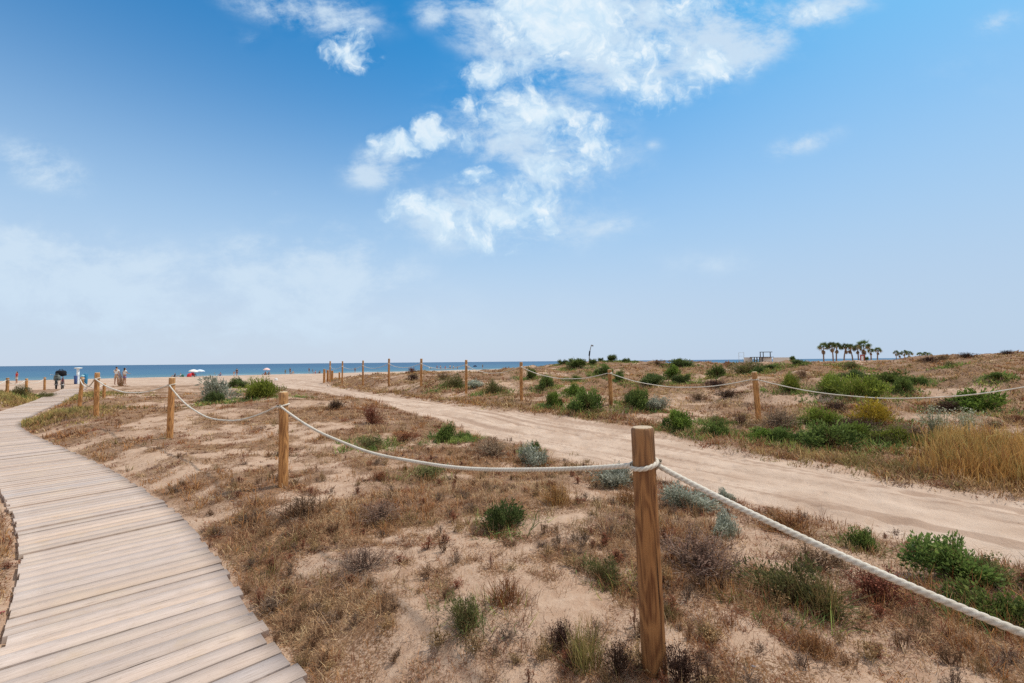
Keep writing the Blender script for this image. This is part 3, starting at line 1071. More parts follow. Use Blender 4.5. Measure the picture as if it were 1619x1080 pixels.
def plant(kind, px, py, w, h, label, group, name=None, seed=0, dmin=1.2, dmax=110):
    """one shrub or tuft standing on the dune"""
    p = hit(px, py, dmin, dmax)
    rs = RS(int(px * 13 + py * 7) % 100000)
    mf, ms = tpl((kind, rs.randint(0, 3)))
    k = p[1] / F
    wx = w * k * .5; hz = h * k
    # the footprint is a little behind the front edge surveyed
    y = p[1] + wx * .35
    x = p[0] * y / p[1]
    z = float(H(x, y, False))
    nm = name or {'straw': 'grass_tuft', 'grass': 'grass_tuft', 'orange': 'grass_tuft', 'flower': 'flowering_weed', 'brown': 'dry_shrub', 'darkbrown': 'dry_shrub', 'mauve': 'dry_shrub', 'red': 'dry_shrub'}.get(kind, 'shrub')
    hz = hz * 1.05 + max(0, p[2] - z)
    big = ms is not None
    if big:
        o = empty(nm, (x, y, z - .015), rs.uniform(0, 6.28))
        link('foliage', mf, None, o); link('stem', ms, None, o)
    else:
        o = link(nm, mf); o.location = (x, y, z - .015); o.rotation_euler = (0, 0, rs.uniform(0, 6.28))
    o.scale = (wx * 1.0, wx * rs.uniform(.8, 1.15), hz * (.86 if p[1] > 8 else .78))
    PLANTS.append((x, y, wx, kind))
    catn = {'grass_tuft': 'grass tuft', 'dry_shrub': 'dry shrub', 'flowering_weed': 'weed'}.get(nm, 'shrub')
    tag(o, label, catn, group)
    return o


GV1 = 'shrubs on the dune between the boardwalk and the track'
GV2 = 'shrubs on the dune beyond the track'
GT1 = 'dry tufts and twiggy weeds near the boardwalk fence'
NEAR = [
    ('dark', 791, 841, 58, 46, 'compact dark green bush alone on sand left of the nearest post'),
    ('olive', 736, 996, 78, 52, 'low olive green bush in the foreground sand beside an orange tuft'),
    ('orange', 800, 958, 64, 54, 'orange dry tuft behind the low olive foreground bush'),
    ('olive', 957, 921, 64, 40, 'pale olive twiggy plant just left of the nearest post at mid height'),
    ('silver', 968, 772, 68, 34, 'silver grey shrub just below the rope left of the nearest post'),
    ('silver', 843, 736, 52, 30, 'grey green shrub touching the rope at the edge of the track'),
    ('dark', 845, 716, 16, 18, 'small dark green sprig on top of the grey green shrub by the track'),
    ('green', 706, 698, 36, 26, 'deep green leafy plant at the track edge, larger of two'),
    ('green', 735, 697, 24, 14, 'deep green leafy plant at the track edge, smaller of two'),
    ('grass', 926, 1064, 66, 96, 'tall yellowish grass tuft in the foreground left of the post foot'),
    ('darkbrown', 888, 1030, 50, 50, 'dark twiggy clump beside the tall yellowish foreground grass tuft'),
    ('grass', 1057, 982, 36, 36, 'small yellow green grass tuft just right of the nearest post'),
    ('olive', 676, 757, 70, 22, 'flat olive weed patch below the rope between first and second posts'),
    ('mauve', 775, 722, 96, 28, 'wide grey brown dry shrub along the near edge of the track'),
    ('red', 600, 762, 34, 18, 'small reddish dry clump below the rope near the second post'),
    ('red', 588, 672, 40, 32, 'dark red dry bush by the near edge of the track'),
    ('darkbrown', 531, 648, 30, 16, 'small dark brown bush at the track bend'),
    ('red', 643, 698, 40, 14, 'low rust red patch of plants beside the deep green leafy pair'),
    ('olive', 590, 708, 50, 18, 'flat olive brown weed above the rope between first and second posts'),
    ('silver', 1082, 804, 70, 34, 'silver grey shrub just right of the nearest post under the thick rope'),
    ('silver', 1146, 796, 36, 22, 'silver sprigs sticking up behind the thick rope'),
    ('silver', 1149, 848, 46, 36, 'silver green clump hanging in front of the thick rope'),
    ('green', 1364, 870, 44, 34, 'small green plant on the track verge above the thick rope'),
    ('green', 1495, 920, 124, 62, 'large green bush on the track verge at the right'),
    ('olive', 1556, 925, 60, 44, 'olive plant leaning against the large green verge bush'),
    ('green', 1570, 990, 116, 50, 'low spreading green plant below the large verge bush, at the right edge'),
    ('olive', 1256, 963, 130, 72, 'wide pale olive wiry bush below the thick rope'),
    ('grass', 1306, 982, 62, 88, 'wispy olive grass tuft at the right side of the wiry bush'),
    ('mauve', 1112, 918, 150, 66, 'wide mauve brown dry bush right of the nearest post'),
    ('red', 1392, 957, 110, 56, 'reddish dry bush under the thick rope right of the wiry bush'),
    ('darkbrown', 1078, 1088, 84, 66, 'dark dry twigs at the right foot of the nearest post'),
    ('darkbrown', 978, 1072, 58, 60, 'dark dry twigs at the left foot of the nearest post'),
    ('silver', 345, 634, 54, 36, 'silver bush with dark base beside the lime bush, by the third fence post'),
    ('dark', 337, 638, 28, 18, 'dark green base growth under the silver bush by the third post'),
    ('dark', 374, 614, 28, 16, 'small dark green bush between the silver bush and the lime bush'),
    ('lime', 412, 629, 64, 30, 'bright lime green bush left of the second fence post'),
    ('olive', 30, 627, 22, 18, 'olive green bush in the yellow grass at the left edge'),
    ('olive', 72, 629, 36, 9, 'low olive plant beside the far stretch of boardwalk'),
    ('orange', 190.5, 611, 11, 25, 'tall orange brown dry shrub in front of the couple on the beach'),
    ('brown', 1290, 905, 120, 44, 'brown dry weeds along the verge above the wiry bush'),
    ('orange', 1250, 845, 90, 40, 'orange brown dry tuft beside the silver green clump at the verge'),
    ('grass', 1120, 1010, 44, 30, 'little yellow grass tuft on bare sand right of the nearest post'),
    ('orange', 1290, 1040, 70, 40, 'rust coloured low tuft at the bottom of the picture right of the post'),
    ('mauve', 600, 830, 90, 34, 'greyish flattened dry weed in the middle of the sand'),
    ('mauve', 575, 905, 100, 36, 'greyish tangled dry weed near the boardwalk edge'),
    ('brown', 480, 820, 110, 40, 'brown tangled weed just below the second fence post'),
    ('orange', 880, 800, 60, 40, 'tawny dry grass behind the compact dark green bush'),
    ('orange', 990, 800, 50, 34, 'tawny dry grass below the silver shrub at the nearest post'),
    ('straw', 1010, 770, 46, 30, 'straw coloured tuft beside the silver shrub at the nearest post'),
]
for i, (k, px, py, w, h, lab) in enumerate(NEAR):
    plant(k, px, py, w, h, lab, GV1 if k in ('dark', 'green', 'silver', 'lime', 'olive') else GT1)

FAR = [
    ('olive', 779, 624, 28, 22, 'olive green bush left of the upright far post'),
    ('green', 841, 600, 22, 17, 'small green bush right behind the upright far post'),
    ('green', 863, 614, 26, 18, 'green bush hanging under the thin rope right of the upright far post'),
    ('bright', 873, 644, 30, 24, 'rounded bright green bush nearest the track, left of a pair'),
    ('bright', 908, 628, 28, 20, 'bright green bush at the rear of the pair between two far posts'),
    ('green', 929, 652, 44, 34, 'tall green bush at the front of the pair between two far posts'),
    ('green', 905, 649, 22, 14, 'small grey green plant beside the tall green front bush'),
    ('green', 911, 604, 18, 10, 'little green bush high on the slope between two far posts'),
    ('dark', 889, 577, 18, 8, 'small dark bush at the seaward end of the dune crest'),
    ('green', 911, 580, 32, 13, 'green bush on the dune crest just below the leaning pole, at its left'),
    ('dark', 937, 576, 18, 8, 'dark green bush at the foot of the leaning pole'),
    ('dark', 967, 571, 18, 10, 'dark rounded shrub standing out on the dune skyline'),
    ('dark', 950, 570, 12, 6, 'tiny dark skyline shrub between the pole and the rounded shrub'),
    ('dark', 991, 573, 14, 6, 'tiny dark skyline shrub right of the rounded skyline shrub'),
    ('green', 979, 601, 22, 15, 'green bush behind the second far post, on its right'),
    ('green', 957, 594, 26, 15, 'green bush behind the second far post, on its left'),
    ('olive', 718, 613, 36, 20, 'wide olive bush left of the far post on the horizon'),
    ('silver', 750, 615, 32, 13, 'pale silvery weed beside the far post on the horizon'),
    ('dark', 998, 640, 22, 18, 'dark green plant right of the second far post'),
    ('green', 1012, 648, 44, 32, 'large dark green spreading bush right of the second far post'),
    ('silver', 1042, 651, 36, 22, 'grey green half of the large spreading bush'),
    ('dark', 1032, 611, 40, 18, 'dark green wide bush under the thin rope'),
    ('bright', 1064, 599, 28, 20, 'vivid green bush on the upper slope, left part'),
    ('dark', 1080, 607, 24, 14, 'dark green bush on the upper slope next to the vivid one'),
    ('dark', 1076, 582, 28, 12, 'dark green bush on the crest right above the vivid bush'),
    ('green', 1135, 596, 24, 17, 'pale green wispy bush between the crest bushes and the leaning post'),
    ('olive', 1178, 590, 48, 19, 'tall pale green clump behind the top of the leaning far post'),
    ('dark', 1201, 591, 16, 10, 'small dark bush attached to the tall pale green clump'),
    ('dark', 1218, 585, 16, 7, 'small dark bush on the crest right of the tall pale clump'),
    ('dark', 1262, 577, 20, 8, 'dark flat bush near the crest below the distant palms, at their left'),
    ('dark', 1253, 569, 9, 8, 'single dark shrub breaking the skyline left of the palms'),
    ('lime', 1251, 618, 34, 25, 'yellow green bush right of the leaning far post'),
    ('bright', 1076, 681, 46, 30, 'bright green bush right above the nearest post top, by the track'),
    ('olive', 1131, 672, 32, 15, 'grey olive plant left of the leaning far post'),
    ('green', 1133, 690, 40, 24, 'grey green plant at the track verge left of the leaning far post'),
    ('brown', 1172, 672, 40, 22, 'olive brown shrub against the foot of the leaning far post'),
    ('mauve', 1234, 678, 74, 28, 'grey brown dry shrub right of the leaning far post'),
    ('bright', 1208, 699, 48, 20, 'bright green creeping plant below the leaning far post'),
    ('green', 1236, 702, 42, 24, 'green creeping plant right of the leaning far post foot'),
    ('dark', 1268, 702, 36, 18, 'dark green creeping plant among the verge greenery'),
    ('brown', 1270, 598, 26, 17, 'brown dry bush behind the yellow green bush'),
    ('brown', 1104, 634, 34, 12, 'brown low dry clump on the slope left of the leaning far post'),
    ('darkbrown', 1131, 613, 40, 13, 'dark brown flat clump on the slope left of the leaning far post'),
    ('lime', 1318, 622, 50, 28, 'large lime bush above the rope on the right slope, left half'),
    ('lime', 1364, 630, 56, 34, 'large lime bush above the rope on the right slope, right half'),
    ('dark', 1351, 600, 32, 15, 'dark green bush directly behind the large lime bush'),
    ('green', 1405, 607, 62, 19, 'long green bush on the slope right of the large lime bush'),
    ('green', 1426, 620, 26, 20, 'green bush right below the long green bush'),
    ('green', 1450, 612, 26, 16, 'green rounded bush right of the long green bush'),
    ('olive', 1347, 583, 30, 10, 'olive patch of scrub under the distant palms'),
    ('bright', 1548, 654, 66, 36, 'bright green bush on the right slope beside a dark brown shrub'),
    ('darkbrown', 1497, 654, 58, 22, 'dark brown dead shrub left of the bright green bush on the right'),
    ('yellow', 1378, 671, 62, 34, 'golden yellow bush on the slope under the rope'),
    ('darkbrown', 1354, 685, 72, 22, 'dark brown shrub beneath the golden yellow bush'),
    ('lime', 1297, 673, 44, 26, 'pale yellow green bush left of the golden bush'),
    ('green', 1312, 712, 74, 38, 'large mid green bush at the track verge below the golden bush'),
    ('bright', 1350, 700, 50, 28, 'bright green bush right of the large mid green verge bush'),
    ('olive', 1395, 702, 50, 24, 'olive green low bush between the verge greenery and the mauve shrub'),
    ('lime', 1421, 726, 52, 26, 'yellow green low bush at the track verge before the straw grass'),
    ('mauve', 1428, 702, 54, 34, 'mauve grey twiggy shrub left of the straw grass'),
    ('darkbrown', 1447, 717, 22, 24, 'dark twiggy clump at the foot of the mauve grey shrub'),
    ('flower', 1480, 700, 66, 60, 'tall pale flowering weed rising from the straw grass, left of two'),
    ('flower', 1530, 690, 48, 46, 'tall pale flowering weed rising from the straw grass, right of two'),
    ('brown', 1573, 677, 28, 14, 'small brown tuft on pale sand right of the flowering weeds'),
    ('red', 1612, 668, 24, 12, 'small reddish tuft at the right edge of the slope'),
    ('brown', 1490, 570, 34, 10, 'brown scrub at the left start of the high dune skyline'),
    ('darkbrown', 1528, 566, 30, 9, 'dark scrub in the middle of the high dune skyline'),
    ('darkbrown', 1592, 561, 18, 8, 'dark scrub near the right end of the high dune skyline'),
    ('green', 1576, 600, 22, 9, 'grey green bush high on the right slope'),
    ('olive', 1503, 580, 22, 9, 'olive bush just under the high dune skyline'),
    ('darkbrown', 1470, 573, 30, 9, 'dark brown scrub where the high dune begins'),
    ('darkbrown', 653, 601, 24, 11, 'dark purplish shrub left of the tall far post'),
    ('red', 652, 589, 16, 8, 'pale red dune shrub against the sea left of the tall far post'),
    ('brown', 700, 600, 40, 12, 'brown green scrub between the two tall far posts'),
    ('brown', 1040, 578, 30, 8, 'brown scrub on the crest right of the skyline shrubs'),
    ('darkbrown', 1320, 650, 50, 14, 'dark brown clump under the sagging rope below the lime bush'),
    ('darkbrown', 1150, 630, 44, 12, 'dark clump halfway up the slope left of the leaning far post'),
]
for (k, px, py, w, h, lab) in FAR:
    plant(k, px, py, w, h, lab, GV2, dmin=8.0)


# ------------------------------------------------------------------ uncounted ground cover
def scatter(n, d0, d1, a0, a1, dens, seed, power=1.0):
    rs = RS(seed)
    u = rs.uniform(0, 1, n * 4)
    d = d0 * (d1 / d0) ** (u ** power)
    a = np.radians(rs.uniform(a0, a1, n * 4))
    x = d * np.sin(a); y = d * np.cos(a)
    c = dens(x, y)
    k = np.nonzero(rs.rand(n * 4) < c)[0][:n]
    return x[k], y[k], d[k], c[k], rs


PAL = arr([(.29, .14, .07), (.47, .29, .15), (.28, .10, .05), (.32, .21, .15), (.28, .215, .085), (.48, .24, .085), (.60, .42, .23)])


def tuft_field(name, label, n, per, d0, d1, dens, seed, hmin, hmax, wpx, lean0, lean1, pal_w, a0=-64, a1=64, r0=.06, catn='dry grass', mat_=None, pal=PAL, tonefreq=.8, power=1.0, mult=1.0):
    if isinstance(dens, tuple):
        x, y = dens; d = np.hypot(x, y); c = np.full(len(x), .8); rs = RS(seed)
    else:
        x, y, d, c, rs = scatter(n, d0, d1, a0, a1, dens, seed, power)
    N = len(x)
    # colour family of each tuft follows slow fields, so patches read as one kind of plant
    f = np.stack([fbm(x * tonefreq + 11 * i, y * tonefreq - 5 * i, seed + 200 + i, 3) * 1.6 + math.log(pal_w[i] + 1e-6) + rs.gumbel(0, .35, N) for i in range(len(pal))], 1)
    base_c = arr(pal)[np.argmax(f, 1)]
    hh = rs.uniform(hmin, hmax, N) * (.6 + .6 * c)
    rep = lambda q: np.repeat(q, per, 0)
    M = N * per
    tr = rep(r0 * (1 + d * .05) * rs.uniform(.5, 1.6, N)); ra = rs.uniform(0, 6.28, M); rr = np.sqrt(rs.rand(M)) * tr
    bx = rep(x) + rr * np.cos(ra); by = rep(y) + rr * np.sin(ra)
    ok = (walk_dist(bx, by) > WALK_W / 2 + .01)
    bz = H(bx, by, False) - .012
    base = np.stack([bx, by, bz], 1)
    C = rep(base_c) * (1 + rs.normal(0, .20, (M, 1))) * mult
    le = rs.uniform(lean0, lean1, M)
    L = rep(hh) * rs.uniform(.4, 1.1, M)
    W = np.maximum(.0022, wpx * rep(d) / 455.0) * rs.uniform(.6, 1.3, M)
    V, q, t, CC = blades(base[ok], rs.uniform(0, 6.28, M)[ok], le[ok], L[ok], W[ok], rs.normal(.15, .5, M)[ok], np.clip(C[ok] * .6, .01, 1), np.clip(C[ok] * 1.4, .01, 1), rs)  # shading put into the blade colour: dark feet, bright tips
    me = np_mesh(name, V, tris=t, quads=q, C=CC)
    o = link(name, me, mat_ or M_DRY)
    tag(o, label, catn, None, 'stuff')
    return o


near_d = lambda x, y: cover(x, y) * (T_(x, y) < 9.6)
far_d = lambda x, y: cover(x, y) * (T_(x, y) > 7.5)
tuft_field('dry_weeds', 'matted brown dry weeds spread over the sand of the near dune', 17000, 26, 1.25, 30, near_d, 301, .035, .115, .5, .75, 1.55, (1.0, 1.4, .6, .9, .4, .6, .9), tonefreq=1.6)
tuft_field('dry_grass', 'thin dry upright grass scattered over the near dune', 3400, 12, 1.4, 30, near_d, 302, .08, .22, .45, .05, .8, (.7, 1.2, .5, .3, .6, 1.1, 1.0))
tuft_field('dune_scrub', 'brown and tan low scrub covering the dune beyond the track', 18500, 15, 7, 70, far_d, 303, .06, .22, .6, .3, 1.4, (1.1, 1.3, .6, .8, 1.0, .6, .8), a0=-40, a1=80, r0=.10, tonefreq=.6)


def sprig_d(x, y):
    return (.35 + .65 * ss(-.15, .3, fbm(x * 2.6, y * 2.6, 121, 4, .65))) * (1 - road_mask(x, y)) * (T_(x, y) < 9) * (walk_dist(x, y) > WALK_W / 2 + .02)


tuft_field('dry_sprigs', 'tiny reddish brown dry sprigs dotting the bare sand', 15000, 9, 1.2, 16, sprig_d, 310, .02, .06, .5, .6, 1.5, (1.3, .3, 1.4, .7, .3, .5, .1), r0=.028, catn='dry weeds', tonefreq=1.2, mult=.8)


def litter_d(x, y):
    return (.18 + .5 * cover(x, y)) * (1 - road_mask(x, y)) * (T_(x, y) < 8) * (walk_dist(x, y) > WALK_W / 2 + .02)


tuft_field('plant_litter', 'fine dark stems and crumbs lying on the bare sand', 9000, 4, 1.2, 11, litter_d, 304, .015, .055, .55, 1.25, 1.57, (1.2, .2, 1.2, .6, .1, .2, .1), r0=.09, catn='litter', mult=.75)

# tall straw stand at the right and the yellow green grass round the boardwalk bend
straw_pal = arr([(.66, .43, .15), (.55, .33, .10), (.34, .17, .065), (.46, .34, .11)])


def straw_d(x, y):
    t = T_(x, y)
    u = x / np.maximum(y, .1)
    b = np.interp(L_(x, y), RF_L, RF_T)
    return ss(.86, .92, u) * ss(b + .2, b + .7, t) * (1 - ss(b + 2.2, b + 3.4, t))


tuft_field('straw_grass', 'tall straw coloured grass standing along the far verge at the right', 1100, 16, 4, 12, straw_d, 305, .20, .46, .55, .02, .35, (1.3, 1, .6, .7), a0=38, a1=68, r0=.10, pal=straw_pal)


def verge_d(x, y):
    t = T_(x, y); l = L_(x, y); b = np.interp(l, RF_L, RF_T)
    return np.exp(-((t - b - .45) / .35) ** 2) * ss(-.25, .15, fbm(x * .8, y * .8, 77, 3)) * (l < 25)


tuft_field('verge_grass', 'rusty orange dry grass edging the far side of the track', 1900, 14, 4, 26, verge_d, 306, .10, .24, .55, .05, .9, (1.2, .9, .9, .3), a0=-20, a1=62, r0=.09, pal=arr([(.36, .21, .085), (.42, .29, .13), (.25, .12, .055), (.22, .19, .08)]))

bend_pal = arr([(.26, .20, .07), (.40, .28, .11), (.32, .18, .085), (.19, .16, .055)])


def bend_d(x, y):
    wd = walk_dist(x, y)
    right = g(x, y, -14.0, 14.0, 1.2, .8) + g(x, y, -12.9, 13.0, .8, .35)
    left = g(x, y, -24.5, 21.2, 3.2, 1.3) + g(x, y, -22.0, 21.6, 1.6, .6) + g(x, y, -29, 27, 2.2, .8)
    return np.clip(right + left, 0, 1) * (wd > WALK_W / 2 + .03)


tuft_field('bend_grass', 'yellow green long grass crowding the boardwalk where it bends', 2600, 16, 12, 36, bend_d, 307, .10, .26, .55, .02, .6, (1, 1.2, .8, .8), a0=-56, a1=-38, r0=.09, catn='grass', pal=bend_pal, mat_=M_LEAF)

_rs = RS(77); _px = []; _py = []
for (qx, qy, qw, qk) in PLANTS:
    if qy > 60: continue
    m_ = int(16 + 14 * min(qw, 1.5) * 2)
    a_ = _rs.uniform(0, 6.28, m_); r_ = qw * _rs.uniform(.55, 1.45, m_)
    _px.append(qx + r_ * np.cos(a_)); _py.append(qy + r_ * np.sin(a_))
_px = np.concatenate(_px); _py = np.concatenate(_py)
_k = (road_mask(_px, _py) < .3)
tuft_field('shrub_skirt', 'dry brown and olive stalks straggling round the feet of the shrubs', 0, 16, 0, 0, (_px[_k], _py[_k]), 309, .04, .15, .5, .2, 1.4, (1.1, 1.0, .6, .8, 1.0, .6, .5), r0=.07)

_rs = RS(78); _gx = []; _gy = []
for (qx, qy, qw, qk) in PLANTS:
    if qy > 60 or qk not in ('green', 'bright', 'lime', 'dark', 'olive', 'yellow'): continue
    m_ = int(34 + 60 * min(qw, 1.5)) if qy > 8 else 10
    a_ = _rs.uniform(0, 6.28, m_); r_ = qw * _rs.uniform(.5, 2.1 if qy > 8 else 1.5, m_)
    _gx.append(qx + r_ * 1.2 * np.cos(a_)); _gy.append(qy + r_ * np.sin(a_))
_gx = np.concatenate(_gx); _gy = np.concatenate(_gy)
_k = (road_mask(_gx, _gy) < .25)
tuft_field('creeping_greenery', 'low olive and green creeping growth spreading between the shrubs', 0, 15, 0, 0, (_gx[_k], _gy[_k]), 311, .06, .22, .75, .3, 1.35, (1.0, 1.0, .9, .6), r0=.09, catn='ground cover', pal=arr([(.17, .21, .055), (.24, .28, .07), (.12, .18, .05), (.32, .30, .09)]), mat_=M_LEAF)


def twig_field():
    rs = RS(313)
    x, y, d, c, _ = scatter(620, 1.3, 10, -58, 58, lambda x, y: cover(x, y) * (T_(x, y) < 6.3), 314)
    tps = [twigs(RS(900 + i), 15, cc, 1, 1, 3, .022, 1.3, (hc, .07)) for i, (cc, hc) in enumerate([
        ([(.26, .15, .085), (.35, .22, .12)], [(.28, .17, .09)]), ([(.18, .085, .05), (.27, .12, .06)], [(.30, .12, .06)]),
        ([(.28, .20, .145), (.20, .14, .10)], [(.26, .18, .12)]), ([(.36, .25, .12), (.46, .33, .17)], [(.42, .28, .13)])])]
    out = []
    for i in range(len(x)):
        v, q, _t, cc = tps[rs.randint(0, 4)]
        a = rs.uniform(0, 6.28); r = rs.uniform(.05, .17); h = rs.uniform(.04, .13)
        v2 = np.stack([(v[:, 0] * math.cos(a) - v[:, 1] * math.sin(a)) * r, (v[:, 0] * math.sin(a) + v[:, 1] * math.cos(a)) * r, v[:, 2] * h], 1)
        v2 += np.array([x[i], y[i], float(H(x[i], y[i], False)) - .005])
        out.append((v2, q, None, np.clip(cc * rs.uniform(.7, 1.3), 0, 1)))
    V, q, _t, C = join(out)
    tag(link('dry_twigs', np_mesh('dry_twigs', V, quads=q, C=C), M_DRY), 'small branching dry twigs strewn among the weeds of the near dune', 'dry weeds', None, 'stuff')


twig_field()
tuft_field('track_debris', 'scattered bits of dry stem lying along the sand track', 700, 3, 3, 24, lambda x, y: road_mask(x, y) * (.12 + .4 * ss(.1, .35, fbm(x * .8, y * .8, 151, 3))), 312, .012, .05, .55, 1.2, 1.57, (1.2, .3, 1.0, .6, .2, .2, .1), r0=.10, catn='litter', mult=.7)

# grass on the little strip left of the walk, bottom left corner
def leftstrip_d(x, y):
    wd = walk_dist(x, y)
    return ((wd > WALK_W / 2 + .02) & (T_(x, y) < .5) & (y < 9)) * ss(-.3, .3, fbm(x * 1.3, y * 1.3, 91, 3)) * .9


tuft_field('edge_grass', 'brown dry grass on the sand strip at the left of the boardwalk', 1200, 14, 3, 16, leftstrip_d, 308, .03, .08, .55, .5, 1.5, (1, 1, 1, .6, .4, .6, .6), a0=-60, a1=-42)

# ------------------------------------------------------------------ beach people and things
M_SKIN = simple('skin', (.42, .24, .16), .55, .3)
M_HAIR = simple('hair', (.035, .022, .015), .6)
cloth = {}


def cl(name, c):
    if name not in cloth: cloth[name] = simple('cloth_' + name, c, .85, .15)
    return cloth[name]


def skinned(name, verts, radii, edges, mat_, parent=None, sub=1, root=0):
    me = bpy.data.meshes.new(name)
    me.from_pydata(verts, edges, [])
    o = bpy.data.objects.new(name, me)
    col.objects.link(o)
    o.modifiers.new('skin', 'SKIN')
    sv = me.skin_vertices[0].data
    for i, r in enumerate(radii):
        sv[i].radius = (r, r) if not hasattr(r, '__len__') else r
        sv[i].use_root = (i == root)
    sm = o.modifiers.new('sub', 'SUBSURF'); sm.levels = sub; sm.render_levels = sub
    dg = bpy.context.evaluated_depsgraph_get()
    m2 = bpy.data.meshes.new_from_object(o.evaluated_get(dg))
    m2.name = name
    for p in m2.polygons: p.use_smooth = True
    o.modifiers.clear()
    o.data = m2
    bpy.data.meshes.remove(me)
    m2.materials.clear(); m2.materials.append(mat_)
    if parent is not None: o.parent = parent
    return o


def person(px, dist, face, pose, top, bottom, label, group='people on the beach', hairlong=False, h=1.7, zoff=0.0, xy=None, arms=None):
    """a human figure; pose is 'stand', 'walk', 'sit' or 'wade'"""
    x, y = at(px, dist) if xy is None else xy
    z = float(H(x, y, False)) + zoff
    k = h / 1.7
    if pose == 'sit':
        hip = .13
    else:
        hip = .90
    P = {}
    P['pel'] = (0, 0, hip); P['spi'] = (0, .01, hip + .22); P['che'] = (0, 0 if pose != 'sit' else -.06, hip + .42)
    c = P['che']
    P['nek'] = (0, c[1] + .005, hip + .58); P['hd0'] = (0, c[1] + .02, hip + .66); P['hd1'] = (0, c[1] + .015, hip + .75); P['hd2'] = (0, c[1] + .0, hip + .80)
    R = dict(pel=(.15, .11), spi=(.125, .095), che=(.155, .11), nek=.055, hd0=.075, hd1=(.08, .095), hd2=(.06, .07))
    E = [('pel', 'spi'), ('spi', 'che'), ('che', 'nek'), ('nek', 'hd0'), ('hd0', 'hd1'), ('hd1', 'hd2')]
    P['nos'] = (0, c[1] + .125, hip + .715); R['nos'] = .016; E.append(('hd1', 'nos'))
    for sd, s in (('l', -1), ('r', 1)):
        sh = (s * .175, c[1], hip + .50)
        P[sd + 'sh'] = sh; R[sd + 'sh'] = .058; E.append(('che', sd + 'sh'))
        am = (arms or ('down', 'down'))[0 if s < 0 else 1]
        if pose == 'sit':
            el = (s * .24, c[1] - .12, hip + .24); wr = (s * .26, c[1] - .22, hip - .03); hd = (s * .27, c[1] - .25, hip - .07)
        elif am == 'up':
            el = (s * .33, c[1] + .12, hip + .52); wr = (s * .20, c[1] + .18, hip + .72); hd = (s * .16, c[1] + .18, hip + .79)
        elif am == 'fwd':
            el = (s * .24, c[1] + .10, hip + .26); wr = (s * .18, c[1] + .32, hip + .22); hd = (s * .17, c[1] + .40, hip + .21)
        else:
            el = (s * .235, c[1] - .02, hip + .22); wr = (s * .25, c[1] + .05, hip - .03); hd = (s * .25, c[1] + .07, hip - .11)
        P[sd + 'el'] = el; P[sd + 'wr'] = wr; P[sd + 'ha'] = hd
        R[sd + 'el'] = .042; R[sd + 'wr'] = .028; R[sd + 'ha'] = (.034, .022)
        E += [(sd + 'sh', sd + 'el'), (sd + 'el', sd + 'wr'), (sd + 'wr', sd + 'ha')]
        hv = np.array(hd) - np.array(wr); hv /= np.linalg.norm(hv)
        for i, (off, ln) in enumerate(((-.028, .07), (-.010, .085), (.009, .08), (.026, .062))):
            q = np.array(hd) + hv * ln + np.array([0, off * 1.3, 0]) + np.array([-s * .02, 0, 0])
            P['%sf%d' % (sd, i)] = tuple(q); R['%sf%d' % (sd, i)] = .009; E.append((sd + 'ha', '%sf%d' % (sd, i)))
        P[sd + 'th'] = tuple(np.array(wr) + hv * .06 + np.array([-s * .03, .045, 0])); R[sd + 'th'] = .010; E.append((sd + 'wr', sd + 'th'))
        P[sd + 'hp'] = (s * .095, 0, hip - .04); R[sd + 'hp'] = .092; E.append(('pel', sd + 'hp'))
        if pose == 'sit':
            kn = (s * .15, .40, hip + .26); an = (s * .15, .66, .06); to = (s * .17, .80, .03)
        elif pose == 'walk':
            f = s * .22
            kn = (s * .105, f * .7 + .06, .49); an = (s * .10, f * 1.4 - .02, .08 if s > 0 else .12); to = (s * .11, f * 1.4 + .15, .03)
        else:
            kn = (s * .11, .02, .48); an = (s * .12, -.01, .08); to = (s * .15, .16, .03)
        P[sd + 'kn'] = kn; P[sd + 'an'] = an; P[sd + 'to'] = to
        R[sd + 'kn'] = .06; R[sd + 'an'] = .04; R[sd + 'to'] = .035
        E += [(sd + 'hp', sd + 'kn'), (sd + 'kn', sd + 'an'), (sd + 'an', sd + 'to')]
    keys = list(P)
    ix = {n: i for i, n in enumerate(keys)}
    sc_ = lambda p: tuple(v * k for v in p)
    rr = lambda r: tuple(v * k for v in r) if hasattr(r, '__len__') else r * k
    o = skinned('person', [sc_(P[n]) for n in keys], [rr(R[n]) for n in keys], [(ix[a], ix[b]) for a, b in E], M_SKIN)
    # hair cap
    hb = [(0, c[1] - .02, hip + .70), (0, c[1] - .02, hip + .77), (0, c[1] - .005, hip + .815)]
    hr = [.083, .098, .075]
    if hairlong: hb = [(0, c[1] - .07, hip + .50)] + hb; hr = [.06] + hr
    skinned('hair', [sc_(p) for p in hb], [q * k for q in hr], [(i, i + 1) for i in range(len(hb) - 1)], M_HAIR, o, 1)
    gro = 1.12
    if top is not None:
        ks = ['spi', 'che', 'lsh', 'rsh']; vs = [P['pel'], P['spi'], P['che'], P['lsh'], P['rsh']]
        vs[0] = (0, 0, hip + .05)
        mid = lambda a, b, f: tuple(a[i] + (b[i] - a[i]) * f for i in range(3))
        vs += [mid(P['lsh'], P['lel'], .5), mid(P['rsh'], P['rel'], .5), mid(P['che'], P['nek'], .55)]
        skinned('shirt', [sc_(p) for p in vs], [rr(q) for q in ((.165, .125), (.145, .115), (.172, .128), .072, .072, .064, .064, .08)], [(0, 1), (1, 2), (2, 3), (2, 4), (3, 5), (4, 6), (2, 7)], top, o, 1)
